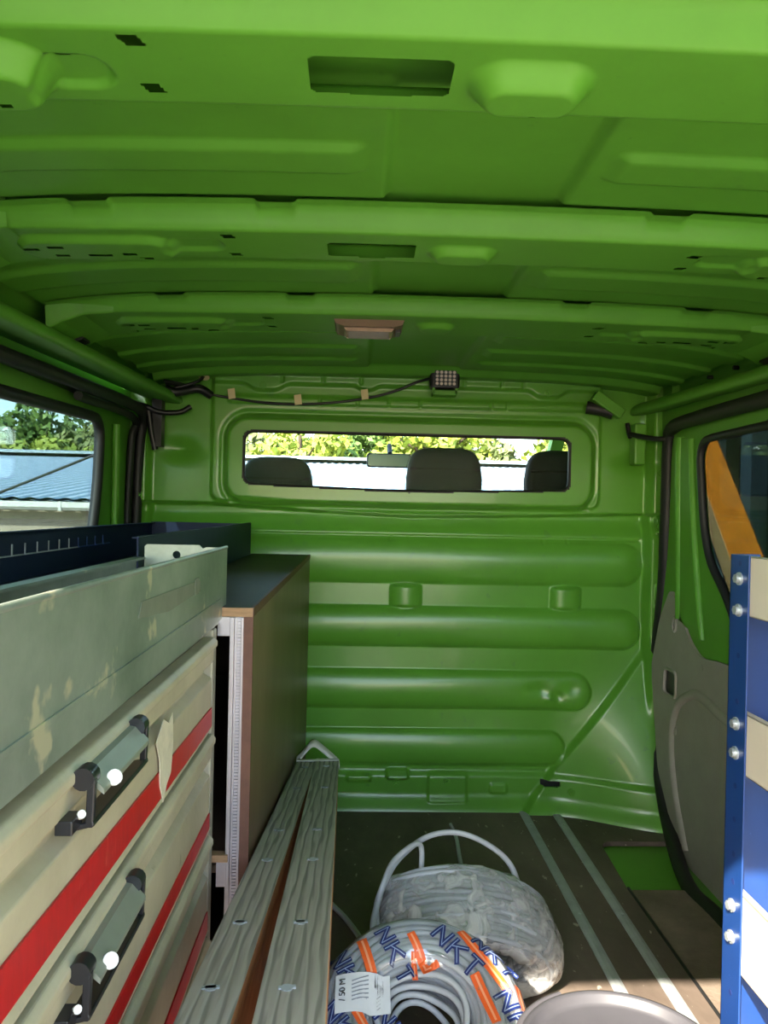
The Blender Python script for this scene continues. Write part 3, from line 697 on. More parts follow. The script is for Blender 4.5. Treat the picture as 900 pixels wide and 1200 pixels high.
b = B(); b.box(-.212, -.178, 1.112, 1.128, .446, .456); make('bracket', b, M['plyedge'], pc); 
b = B(); b.box(-.194, -.180, 1.114, 1.126, .410, .446); make('bracket', b, M['alu'], pc)

# ------------------------------------------------------------------ blue shelf tray on top
bt_ = empty('blue_tray', (-.475, 1.7, .813), 'long dark blue steel tray lying on the plywood cabinet', 'tray')
b = B(); b.box(-.629, -.626, .22, 2.36, .8140, .906); b.box(-.629, -.615, .22, 2.36, .903, .906); make('back_wall', b, M['blue'], bt_, bevel=.001)
b = B(); b.box(-.629, -.327, 2.357, 2.36, .8135, .908); make('end_wall', b, M['blue'], bt_)
b = B(); b.box(-.330, -.327, 1.158, 2.36, .8135, .910); b.box(-.337, -.327, 1.158, 2.36, .908, .911); make('side_wall', b, M['blue'], bt_, bevel=.0008)
b = B(); b.box(-.626, -.330, 1.158, 2.357,   .8138, .8160); b.box(-.626, -.322, .22, 1.117, .7975, .800); make('tray_base', b, M['blue'], bt_)
for k in range(12):  # divider slots as boxes, the light on them put into their paler colour
    b = B(); y = 1.30+k*.055; b.box(-.626, -.6245, y, y+.004, .862, .882); b.box(-.626, -.622, y, y+.048, .860, .8625); make('lit_divider_slot', b, M['rail'] if k < 8 else M['blue2'], bt_)

# ------------------------------------------------------------------ timber trestle
tr = empty('timber_trestle', (-.09, 1.3, 0), 'narrow trestle of two sloping grey nailed planks beside the cabinet', 'trestle')
wood = bpy.data.materials.new('weathered_plank'); wood.use_nodes = True
nt = wood.node_tree; p = nt.nodes['Principled BSDF']; p.inputs['Roughness'].default_value = .5
tc = nt.nodes.new('ShaderNodeTexCoord'); mp = nt.nodes.new('ShaderNodeMapping'); mp.inputs['Scale'].default_value = (1, .06, 0)
nt.links.new(tc.outputs['Object'], mp.inputs[0])
wv = nt.nodes.new('ShaderNodeTexWave'); wv.wave_type = 'BANDS'; wv.bands_direction = 'X'; wv.inputs['Scale'].default_value = 27; wv.inputs['Distortion'].default_value = 4.5; wv.inputs['Detail'].default_value = 1; wv.inputs['Detail Scale'].default_value = 4
nt.links.new(mp.outputs[0], wv.inputs[0])
cr = nt.nodes.new('ShaderNodeValToRGB'); e = cr.color_ramp.elements
e[0].position = .1; e[0].color = (*lin('#645f60'), 1); e[1].position = .55; e[1].color = (*lin('#c6bdb6'), 1)
nt.links.new(wv.outputs['Fac'], cr.inputs[0])
nz_ = nt.nodes.new('ShaderNodeTexNoise'); nz_.inputs['Scale'].default_value = 7; nt.links.new(tc.outputs['Object'], nz_.inputs[0])
mx = nt.nodes.new('ShaderNodeMix'); mx.data_type = 'RGBA'; mx.inputs[7].default_value = (*lin('#9a948a'), 1)
nt.links.new(nz_.outputs['Fac'], mx.inputs[0]); nt.links.new(cr.outputs[0], mx.inputs[6]); nt.links.new(mx.outputs[2], p.inputs['Base Color'])
bp = nt.nodes.new('ShaderNodeBump'); bp.inputs['Strength'].default_value = .25; bp.inputs['Distance'].default_value = .004; nt.links.new(wv.outputs['Fac'], bp.inputs['Height']); nt.links.new(bp.outputs[0], p.inputs['Normal'])
S = .85
def plank_pts(y): t = (y-.64)/(2.0-.64); return t
ZN, ZF = .5316, .305
def plank(xl_n, xr_n, xl_f, xr_f, dzf, name_side):
    def at(y, q):
        t = (y-.64)/1.36
        xl = xl_n+(xl_f-xl_n)*t; xr = xr_n+(xr_f-xr_n)*t
        return xl+(xr-xl)*q, ZN+(ZF+dzf-ZN)*t
    ya, yb = .34, 2.0; th = .022
    b = B(); vs = []
    for y in (ya, yb):
        for q, dz in ((0, 0), (1, 0), (1, -th), (0, -th)):
            x, z = at(y, q); vs.append((x, y, z+dz))
    b.add(vs, [(0, 3, 2, 1), (4, 5, 6, 7)]); b.add(vs, [(0, 1, 5, 4)]); b.add(vs, [(1, 2, 6, 5), (2, 3, 7, 6), (3, 0, 4, 7)], False, 1)
    o = make('plank', b, [wood, M['plank_edge'] if name_side == 'r' else M['plank_side']], tr, origin=((xl_n+xr_n)/2, 1.2, .43), bevel=.002)
    # stringer standing under the plank's right edge
    b = B(); vs = []
    for y in (ya+.01, yb-.01):
        for q, dz in ((.62, -th), (.985, -th), (.985, -.105), (.62, -.105)):
            x, z = at(y, q); vs.append((x, y, z+dz))
    b.add(vs, [(0, 3, 2, 1), (4, 5, 6, 7), (0, 1, 5, 4), (1, 2, 6, 5), (2, 3, 7, 6), (3, 0, 4, 7)])
    make('stringer', b, M['plank_side'], tr, bevel=.002)
    for (y, q) in ((.86, .45), (1.10, .5), (1.27, .5), (1.62, .55), (1.88, .5), (.70, .4), (1.97, .35), (1.97, .7)):
        x, z = at(y, q); b = B(); b.cyl((x, y, z-.003), (x, y, z+.0016), .0055, 8); b.beam((x-.008, y, z+.0008), (x+.008, y+.002, z+.0008), .004, .0016)
        make('nail', b, M['rail'], tr)
    for y in (.60, 1.93):
        x, z = at(y, .55); b = B(); b.box(x-.018, x+.014, y-.02, y+.02, 0, z-.10); make('leg', b, M['plank_side'], tr, bevel=.002)
    return at
atL = plank(-.1435, -.0965, -.1430, -.094, 0, 'l')
atR = plank(-.0790, -.0185, -.0960, -.0370, .004, 'r')
for y in (.62, .86, 1.15, 1.5, 1.9):
    z = atL(y, .5)[1]-.085; b = B(); b.box(-.140, -.040, y-.02, y+.02, z-.03, z+.0); make('cross_bar', b, M['plank_side'], tr, bevel=.002)
b = B(); N_ = 20; pth = smooth_path([(-.146, 1.985, .308), (-.135, 1.985, .318), (-.112, 1.99, .345), (-.098, 1.99, .350), (-.078, 1.985, .338), (-.052, 1.98, .318), (-.036, 1.975, .304), (-.034, 1.972, .290)], 5)
vs = []
for q in pth: vs += [(q.x, q.y-.010, q.z-.007), (q.x, q.y+.008, q.z+.007), (q.x, q.y+.0068, q.z+.0082), (q.x, q.y-.0112, q.z-.0058)]
fs = []
for i in range(len(pth)-1):
    for k in range(4): fs.append((i*4+k, i*4+(k+1) % 4, i*4+4+(k+1) % 4, i*4+4+k))
b.add(vs, fs, True); make('strap', b, M['strap'], tr)
b = B(); b.beam((-.143, 1.965, .3145), (-.036, 1.962, .3185), .010, .0025); make('band', b, M['strap'], tr)

# ------------------------------------------------------------------ cable coils
def section_rings(r0, r1, half, d, pw=2.6):
    out = []; rm = (r0+r1)/2; w = (r1-r0)/2
    hh = -half+d/2; row = 0
    while hh < half:
        x = r0+d/2+(d/2 if row % 2 else 0)
        while x <= r1-d/2+.001:
            if abs((x-rm)/w)**pw+abs(hh/half)**pw <= 1.0: out.append((x, hh))
            x += d
        hh += d*.87; row += 1
    return out
def top_h(r, r0, r1, half, pw=2.6):
    t = min(1, abs((r-(r0+r1)/2)/((r1-r0)/2))); return half*max(0, 1-t**pw)**(1/pw)
class Coil:
    def __init__(s, c, e1, e2, a, r0, r1, half, d, sq=1.):
        s.c = Vector(c); s.e1 = Vector(e1).normalized(); s.e2 = Vector(e2).normalized(); s.a = Vector(a).normalized(); s.r0 = r0; s.r1 = r1; s.half = half; s.d = d; s.sq = sq
    def pt(s, r, th, h): return s.c+s.e1*(r*math.cos(th))+s.e2*(r*math.sin(th)*s.sq)+s.a*h
    def rings(s, seed, jit=.004, seg=72):
        rd = random.Random(seed); b = B()
        for (r, h) in section_rings(s.r0, s.r1, s.half, s.d):
            f1, f2 = rd.uniform(0, 6.3), rd.uniform(0, 6.3); j1, j2 = rd.uniform(0, jit), rd.uniform(0, jit)
            b.tube([s.pt(r+j1*math.sin(2*t+f1)+.3*j2*math.sin(5*t+f2), t, h+j2*math.sin(3*t+f2)) for t in (k*2*math.pi/seg for k in range(seg))], s.d*.5, 6, True)
        return b
    def shell(s, off, amp, seed, seg=110, ns=44, fine=14.):
        b = B(); rm = (s.r0+s.r1)/2; w = (s.r1-s.r0)/2+off; hf = s.half+off; vs = []; fs = []
        for i in range(seg):
            th = i*2*math.pi/seg
            for k in range(ns):
                ph = k*2*math.pi/ns; cp_, sp_ = math.cos(ph), math.sin(ph)
                m = (abs(cp_)**2.6+abs(sp_)**2.6)**(-1/2.6)
                p = s.pt(rm+w*cp_*m, th, hf*sp_*m)
                nn = noise.noise(p*fine+Vector((seed, 0, 0)))*amp+abs(noise.noise(p*fine*2.3+Vector((0, seed, 0))))*amp
                vs.append(s.pt(rm+(w+nn)*cp_*m, th, (hf+nn)*sp_*m))
        for i in range(seg):
            for k in range(ns):
                fs.append((i*ns+k, ((i+1) % seg)*ns+k, ((i+1) % seg)*ns+(k+1) % ns, i*ns+(k+1) % ns))
        b.add(vs, fs, True); return b
c1 = empty('cable_coil', (.118, 1.223, 0), 'printed plastic wrapped grey cable coil in front, paper label on top', 'cable')
C1 = Coil((.118, 1.223, .131), (1, 0, 0), (0, .906, .42), (0, -.42, .906), .078, .168, .056, .0112)
make('cable', C1.rings(3), M['cable'], c1)
make('wrap', C1.shell(.003, .0035, 2.), M['film'], c1)
def on_top(u, v, off):
    r = math.hypot(u, v); h = top_h(min(max(r, C1.r0+.003), C1.r1-.0015), C1.r0-.003, C1.r1+.003, C1.half+.004)
    return C1.c+C1.e1*u+C1.e2*v+C1.a*(h+off)
def stroke(b, pts, w, off, step=.005):
    for (p0, p1) in zip(pts[:-1], pts[1:]):
        p0 = Vector(p0); p1 = Vector(p1); d = p1-p0; L = d.length
        if L < 1e-6: continue
        d.normalize(); q = Vector((-d.y, d.x))*(w/2); k = max(1, int(L/step)); p0 = p0-d*w*.25; p1 = p1+d*w*.25
        vs = []
        for i in range(k+1):
            m = p0+(p1-p0)*(i/k)
            for e_ in (m-q, m+q): vs.append(on_top(e_.x, e_.y, off))
        n0 = len(vs)
        vs2 = [v-C1.a*.0008 for v in vs]
        b.add(vs+vs2, [(2*i, 2*i+1, 2*i+3, 2*i+2) for i in range(k)]+[(n0+2*i+2, n0+2*i+3, n0+2*i+1, n0+2*i) for i in range(k)]+[(2*i, 2*i+2, n0+2*i+2, n0+2*i) for i in range(k)]+[(2*i+1, n0+2*i+1, n0+2*i+3, 2*i+3) for i in range(k)])
GL = {'N': [[(0, 0), (0, 1), (.8, 0), (.8, 1)]], 'K': [[(0, 0), (0, 1)], [(.8, 1), (.05, .45)], [(.25, .6), (.85, 0)]], 'T': [[(0, 1), (.8, 1)], [(.4, 1), (.4, 0)]]}
def word(txt, u, v, ang, size, name='print'):
    bo = B(); bi = B(); ca, sa = math.cos(ang), math.sin(ang); x = 0
    for ch in txt:
        for pl in GL[ch]:
            pp = [(u+(x+px*size)*ca-(py-.5)*size*sa, v+(x+px*size)*sa+(py-.5)*size*ca) for px, py in pl]
            stroke(bo, pp, size*.27, .0030); stroke(bi, pp, size*.045, .0036)
        x += size*1.22
    o = make('brand_print', bo, M['navy'], c1); make('print_inlay', bi, M['navy_in'], o)
def bars(p0, p1, w):
    bo = B(); bi = B(); stroke(bo, [p0, p1], w, .0028); stroke(bi, [p0, p1], w*.22, .0034)
    o = make('orange_bar', bo, M['orange'], c1); make('bar_inlay', bi, M['orange_in'], o)
for (txt, u, v, ang, size) in (('NKT', .034, .126, -50, .0285), ('NKT', -.062, .126, -60, .026), ('NKT', .100, .114, -50, .025), ('NKT', -.136, .088, -66, .027), ('NKT', .128, .016, -62, .030), ('NKT', -.148, -.004, -50, .026), ('NKT', -.066, -.000, -50, .026), ('NKT', .03, -.10, -30, .026), ('NKT', -.09, -.12, -30, .026)):
    word(txt, u, v, math.radians(ang), size)
for q in (((-.096, .106), (-.080, .056), .017), ((-.012, .118), (.011, .069), .014), ((.009, .069), (.030, .078), .010), ((.075, .124), (.138, .021), .015), ((.089, .048), (.111, -.024), .015), ((.158, .035), (.162, .0), .011), ((-.103, -.012), (-.091, -.03), .016), ((-.009, .090), (-.008, .055), .009), ((.05, -.09), (.09, -.14), .015)):
    bars(*q)
# inner loop of loose turns, visible in the hole
b = B()
for k in range(4):
    rr = .072-.006*k
    b.tube([C1.pt(rr+.003*math.sin(3*t+k), t, .030-.018*k+.006*math.sin(t*2+k)) for t in (j*2*math.pi/60 for j in range(60))], .0054, 6, True)
make('inner_turns', b, M['cable'], c1)
# paper label with a little print
def flatpatch(u0, u1, v0, v1, off, n=8):
    b = B(); vs = []; 
    for j in range(n+1):
        for i in range(n+1):
            u = u0+(u1-u0)*i/n; v = v0+(v1-v0)*j/n+.012*(i/n)
            hh = max(on_top(u, v, off).dot(C1.a), (C1.c+C1.a*(C1.half*.80)).dot(C1.a))
            p = C1.c+C1.e1*u+C1.e2*v; p += C1.a*(hh-p.dot(C1.a)); vs.append(p)
    m = len(vs); vs2 = [v-C1.a*.0007 for v in vs]
    f = [(j*(n+1)+i, j*(n+1)+i+1, (j+1)*(n+1)+i+1, (j+1)*(n+1)+i) for j in range(n) for i in range(n)]
    b.add(vs+vs2, f+[tuple(x+m for x in reversed(q)) for q in f], True); return b
lb = make('paper_label', flatpatch(-.138, -.050, -.016, .045, .0045), M['paper'], c1); lb['label'] = 'white paper label with small grey print'
def lab_ink(rects, name, m):
    b = B()
    for (u0, u1, v0, v1) in rects:
        bb = flatpatch(u0, u1, v0, v1, .0056, 2); b.add(bb.v, bb.f)
    make(name, b, m, lb)
lab_ink([(-.062-.0022*i, -.0608-.0022*i-.0004*(i % 2), .020, .042) for i in range(7)], 'barcode', M['ink'])
lab_ink([(-.112, -.085, .034-.006*i, .0355-.006*i) for i in range(6)]+[(-.082, -.066, .010-.006*i, .0115-.006*i) for i in range(4)], 'print_lines', M['ink_pale'])
tcu = bpy.data.curves.new('label_text', 'FONT'); tcu.body = '/ 50 M'; tcu.size = .014; tcu.extrude = .0003
to = bpy.data.objects.new('label_text', tcu); COL.objects.link(to)
dg = bpy.context.evaluated_depsgraph_get(); me = bpy.data.meshes.new_from_object(to.evaluated_get(dg)); bpy.data.objects.remove(to); bpy.data.curves.remove(tcu)
for v in me.vertices:
    u_ = -.1225-v.co.y; w_ = .000+v.co.x; p = on_top(u_, w_+.012*((u_+.138)/.088), .0062+v.co.z)
    hh = max(p.dot(C1.a), (C1.c+C1.a*(C1.half*.80+.002)).dot(C1.a)); q = C1.c+C1.e1*u_+C1.e2*(w_+.012*((u_+.138)/.088)); v.co = q+C1.a*(hh-q.dot(C1.a))
link('label_text', me, M['ink'], lb, fix=False)

c2 = empty('cable_coil', (.235, 1.55, 0), 'grey cable coil in milky crumpled film lying behind the printed coil', 'cable')
ca_, sa_ = math.cos(math.radians(-11)), math.sin(math.radians(-11))
E1 = Vector((1, 0, 0)); E2 = Vector((0, -.42, .906)); AX = Vector((0, .906, .42))
C2 = Coil((.240, 1.537, .112), E1*ca_+E2*sa_, E2*ca_-E1*sa_, AX, .095, .186, .082, .0118, .56)
make('cable', C2.rings(9, .005), M['cable'], c2)
make('wrap', C2.shell(.003, .010, 5., 120, 44, 11.), M['film_milky'], c2)
b = B()
b.tube(smooth_path([(.060, 1.40, .10), (.045, 1.45, .164), (.055, 1.5, .190), (.075, 1.56, .212), (.105, 1.6, .236), (.162, 1.64, .260), (.226, 1.64, .270), (.29, 1.63, .250), (.342, 1.63, .205), (.365, 1.61, .14)]), .0062, 8)
b.tube(smooth_path([(.062, 1.45, .12), (.052, 1.5, .175), (.063, 1.5, .222), (.085, 1.55, .246), (.121, 1.58, .264), (.142, 1.60, .262), (.148, 1.60, .243), (.145, 1.575, .20)]), .0058, 8)
b.tube(smooth_path([(.301, 2.323, .007), (.306, 2.232, .007), (.300, 2.12, .007), (.29, 1.95, .007), (.26, 1.8, .03), (.24, 1.70, .08)]), .0058, 8)
make('loose_end', b, M['cable'], c2)
b = B(); b.tube(smooth_path([(-.075, 1.90, .007), (-.045, 1.849, .007), (-.009, 1.784, .007), (.024, 1.702, .008), (.05, 1.60, .012), (.06, 1.50, .02)]), .0062, 8)
make('loose_end', b, M['cable'], c1)

# ------------------------------------------------------------------ bucket
bk = empty('bucket', (.325, .880, 0), 'round grey plastic bucket with lid in the front foreground', 'bucket')
b = B(); b.lathe([(0.0, .003), (.095, .003), (.099, .02), (.1125, .300), (.119, .302), (.119, .312), (.113, .316)], (.325, .880, 0), 64); make('body', b, M['bucket'], bk)
b = B(); b.lathe([(.1235, .308), (.1255, .312), (.1255, .325), (.123, .331), (.118, .333), (.114, .330), (.112, .322), (.106, .319), (0, .319)], (.325, .880, 0), 96); make('lid', b, M['bucket'], bk)
b = B(); b.tube([(.325+.1265*math.cos(t), .88+.1265*math.sin(t), .3265) for t in (math.pi*(.62+.5*k/30) for k in range(31))], .0055, 8); make('handle', b, M['bucket_dark'], bk)

# ------------------------------------------------------------------ blue rack on the right
rk = empty('shelf_rack', (.70, .55, 0), 'blue steel shelf rack with cream shelf lips on the right', 'shelf rack')
b = B(); b.box(.4985, .501, .962, 1.010, .001, .911); b.box(.4985, .538, 1.0075, 1.010, .001, .911); make('post', b, M['blue2'], rk, bevel=.0006)
b = B(); b.box(.4985, .501, .06, .10, .001, .911); b.box(.4985, .538, .06, .0625, .001, .911); make('post', b, M['blue2'], rk)
for y in (.062, 1.007):
    b = B(); b.box(.86, .90, y-.001, y+.0015, .001, .911); make('post', b, M['blue2'], rk)
b = B(); b.box(.505, .90, 1.002, 1.0065, .02, .905); make('end_panel', b, M['blue2'], rk)
b = B(); b.box(.895, .900, .065, 1.002, .02, .905); make('back_panel', b, M['blue2'], rk)
for (z0, z1) in ((.833, .910), (.629, .708), (.374, .476), (.12, .22)):
    b = B(); b.box(.5015, .5035, .07, .985, z0, z1); b.box(.5015, .512, .07, .985, z1-.002, z1); b.box(.5015, .512, .07, .985, z0, z0+.002); make('shelf_lip', b, M['lip'], rk, bevel=.0006)
    b = B(); b.box(.5035, .895, .07, 1.001, z0+.004, z0+.008); make('shelf_board', b, M['lip'], rk)
for z in (.880, .839, .691, .653, .454, .413, .2, .15):
    b = B(); b.cyl((.4985, .984, z), (.4960, .984, z), .0085, 16); b.cyl((.497, .984, z), (.4915, .984, z), .006, 6); make('bolt', b, M['bolt'], rk)
b = B()
for z in (.90, .78, .72, .61, .566, .521, .485, .34, .28): b.cyl((.4988, .984, z), (.4983, .984, z), .004, 8)
make('post_holes', b, M['navy'], rk)

# ------------------------------------------------------------------ cab in front of the bulkhead
def seat(x, w, ztop, label, covered, hw):
    s = empty('cab_seat', (x, 3.02, -.05), label, 'seat', 'cab seats')
    def cushion(name, c, hx, hy, hz, m, p=3.2, sl=0.):
        b = B(); nu, nv = 36, 20; vs = []; fs = []
        for i in range(nu):
            for j in range(nv+1):
                a = i*2*math.pi/nu; t = -math.pi/2+math.pi*j/nv
                sg = lambda q, e_: math.copysign(abs(q)**e_, q)
                X_ = sg(math.cos(t), 2/p)*sg(math.cos(a), 2/p); Y_ = sg(math.cos(t), 2/p)*sg(math.sin(a), 2/p); Z_ = sg(math.sin(t), 2/p)
                X_ *= (1-.10*max(0, Z_)); vs.append((c[0]+X_*hx, c[1]+Y_*hy+sl*Z_*hz, c[2]+Z_*hz))
        for i in range(nu):
            for j in range(nv): fs.append((i*(nv+1)+j, ((i+1) % nu)*(nv+1)+j, ((i+1) % nu)*(nv+1)+j+1, i*(nv+1)+j+1))
        b.add(vs, fs, True); return make(name, b, m, s)
    cushion('headrest', (x, 3.00, ztop-.12), hw, .055, .12, M['seat'], 4.2)
    cushion('backrest', (x, 3.05, .70), w, .07, .36, M['seat'], 3.5, -.12)
    cushion('seat', (x, 3.25, .32), w, .26, .08, M['seat'])
    b = B()
    for dx in (-.05, .05): b.cyl((x+dx, 3.01, ztop-.20), (x+dx, 3.0, ztop-.12), .006, 8)
    make('headrest_post', b, M['rail'], s)
    b = B(); b.box(x-w*.8, x+w*.8, 3.02, 3.45, -.05, .26); make('seat_base', b, M['dash'], s)
    b = B(); b.obox((x, 2.943, ztop-.085), (hw*.92, 0, 0), (0, .002, 0), (0, 0, .004)); make('headrest_seam', b, M['black'], s)
    if covered:
        cushion('plastic_cover', (x, 2.998, ztop-.122), hw+.007, .064, .127, M['cover'], 3.8)
    return s
seat(-.318, .25, 1.154, 'low wide dark headrest seat at the left end of the cab window', True, .140)
seat(.331, .215, 1.205, 'plastic covered grey headrest seat at middle of the cab window', True, .148)
seat(.790, .215, 1.205, 'dark grey headrest seat at the right end of the cab window', False, .140)
mr = empty('rear_view_mirror', (.140, 3.66, 1.20), 'small oblong rear view mirror hanging inside the windscreen', 'mirror')
b = B(); b.box(.034, .247, 3.655, 3.685, 1.160, 1.228); make('housing', b, M['dash'], mr, bevel=.012)
b = B(); b.plate(rounded([(.041, 1.166), (.240, 1.166), (.240, 1.222), (.041, 1.222)], .015), [], lambda u, v, d: (u, d, v), 3.6525, 3.655); make('glass', b, M['mirror'], mr)
b = B(); b.cyl((.145, 3.67, 1.225), (.145, 3.78, 1.275), .012, 10); make('arm', b, M['dash'], mr)
b = B(); b.add([(-.70, 2.56, 1.44), (1.0, 2.56, 1.44), (.92, 3.62, 1.42), (-.62, 3.62, 1.42), (-.70, 2.56, 1.47), (1.0, 2.56, 1.47), (.92, 3.62, 1.45), (-.62, 3.62, 1.45)], [(0, 3, 2, 1), (4, 5, 6, 7), (0, 1, 5, 4), (1, 2, 6, 5), (2, 3, 7, 6), (3, 0, 4, 7)])
b.box(-.80, 1.06, 2.50, 2.60, 1.435, 1.475); b.box(-.76, -.73, 2.55, 2.98, .78, 1.45); b.box(1.03, 1.06, 2.55, 2.98, .78, 1.45)
b.beam((-.66, 3.60, 1.43), (-.70, 4.35, .85), .06, .06); b.beam((.96, 3.60, 1.43), (1.0, 4.35, .85), .06, .06)
b.box(-.76, -.72, 2.55, 4.3, -.3, .80); b.box(1.02, 1.06, 2.55, 4.3, -.3, .80); b.box(-.72, 1.02, 2.55, 4.4, -.35, -.05)
trim_5 = struct(make('trim_5', b, M['green']))
b = B(); b.box(-.72, 1.02, 3.95, 4.4, .55, .84); make('dashboard', b, M['dash'], trim_5, bevel=.03)
b = B(); b.add([(-.66, 3.60, 1.42), (.96, 3.60, 1.42), (1.0, 4.35, .85), (-.70, 4.35, .85), (-.66, 3.604, 1.425), (.96, 3.604, 1.425), (1.0, 4.354, .855), (-.70, 4.354, .855)], [(0, 1, 2, 3), (7, 6, 5, 4), (0, 4, 5, 1), (1, 5, 6, 2), (2, 6, 7, 3), (3, 7, 4, 0)])
window_4 = struct(make('window_4', b, M['glass']))

# ------------------------------------------------------------------ outside
b = B(); b.add([(-60, -40, -.62), (60, -40, -.62), (60, 70, -.62), (-60, 70, -.62)], [(0, 1, 2, 3)]); ground = struct(make('ground', b, M['concrete']))
_nt = M['roofing'].node_tree; _p = _nt.nodes['Principled BSDF']        # shading of the sheet's valleys put into the colour as darker stripes
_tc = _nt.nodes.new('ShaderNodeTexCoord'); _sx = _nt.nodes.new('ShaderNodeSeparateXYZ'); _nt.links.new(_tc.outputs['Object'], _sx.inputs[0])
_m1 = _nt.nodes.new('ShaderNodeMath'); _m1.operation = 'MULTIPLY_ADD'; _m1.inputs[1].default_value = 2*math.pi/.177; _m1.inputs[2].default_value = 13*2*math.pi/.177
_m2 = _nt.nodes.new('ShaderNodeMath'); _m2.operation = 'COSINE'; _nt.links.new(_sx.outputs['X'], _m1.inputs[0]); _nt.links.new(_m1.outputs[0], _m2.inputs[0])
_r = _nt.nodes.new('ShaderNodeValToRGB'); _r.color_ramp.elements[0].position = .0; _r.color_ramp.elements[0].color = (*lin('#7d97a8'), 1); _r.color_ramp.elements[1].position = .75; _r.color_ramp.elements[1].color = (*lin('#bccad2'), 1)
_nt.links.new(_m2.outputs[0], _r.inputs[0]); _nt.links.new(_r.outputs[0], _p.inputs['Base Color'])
bl = empty('low_building', (-2, 14, -.62), 'low beige building with pale blue corrugated roof beyond the van', 'building')
EY, RY, EZ, RZ, X0, X1 = 8.0, 20.0, 1.000, 2.16, -15.0, 12.0
per = .177; ns = 10; n = int((X1-X0)/per*ns); vs = []
for i in range(n+1):
    x = X0+i*per/ns; w = .022*math.cos(2*math.pi*i/ns)
    w = .009*math.cos(2*math.pi*i/ns)
    vs += [(x, EY-.12, EZ+w), (x, RY, RZ+w)]
b = B(); b.add(vs, [(2*i, 2*i+2, 2*i+3, 2*i+1) for i in range(n)], True); b.add([(x, y, z-.03) for x, y, z in vs], [(2*i, 2*i+1, 2*i+3, 2*i+2) for i in range(n)], True)
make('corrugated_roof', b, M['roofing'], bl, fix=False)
b = B(); b.obox(((X0+X1)/2, RY-.45, RZ+.07), ((X1-X0)/2, 0, 0), (0, .60, .055), (0, -.004, .02)); b.obox(((X0+X1)/2, RY+.6, RZ+.06), ((X1-X0)/2, 0, 0), (0, .60, -.055), (0, 0, .02)); make('ridge_cap', b, M['ridge'], bl)
b = B(); prof = [(-.05, 0), (-.05, -.055), (-.02, -.085), (.03, -.085), (.05, -.06), (.05, 0), (.042, 0), (.042, -.055), (.025, -.076), (-.018, -.076), (-.042, -.05), (-.042, 0)]
vs = [(X0, EY-.17+py, EZ-.035+pz) for py, pz in prof]+[(X1, EY-.17+py, EZ-.035+pz) for py, pz in prof]; k = len(prof)
b.add(vs, [(i, (i+1) % k, k+(i+1) % k, k+i) for i in range(k)]); 
for i in range(12): b.box(X0+1+i*2.2, X0+1.03+i*2.2, EY-.225, EY-.10, EZ-.125, EZ-.03)
make('gutter', b, M['gutter'], bl)
b = B(); b.box(X0+.1, X1-.1, EY, EY+.25, -.62, EZ-.06); b.box(X0+.1, X1-.1, RY+1, RY+1.2, -.62, RZ-.2)
b.plate([(EY, -.62), (RY, -.62), (RY, RZ-.06), (EY, EZ-.06)], [], lambda u, v, d: (d, u, v), X0+.1, X0+.3); b.plate([(EY, -.62), (RY, -.62), (RY, RZ-.06), (EY, EZ-.06)], [], lambda u, v, d: (d, u, v), X1-.3, X1-.1)
make('wall', b, M['render_wall'], bl)
b = B(); b.tube([(-4.30, 6, .62), (-3.40, 6, .858), (-2.785, 6.0, 1.013), (-2.37, 6, 1.19), (-2.0, 6.0, 1.352), (-1.4, 6, 1.63), (-.6, 6, 2.05), (.87, 6, 2.85), (2.3, 6, 3.60)], .011, 8)
t_ = make('overhead_cable', b, M['wire'], origin=(-2, 6, 1.2)); tag(t_, 'thin dark overhead cable crossing before the pale blue roof', 'cable')
b = B(); b.cyl((2.3, 6.052, -.62), (2.3, 6.052, 3.70), .05, 10); make('pole', b, M['bark'], t_)
b = B(); b.cyl((-4.24, 5.98, -.62), (-4.24, 5.98, .75), .05, 10); make('pole', b, M['bark'], t_)

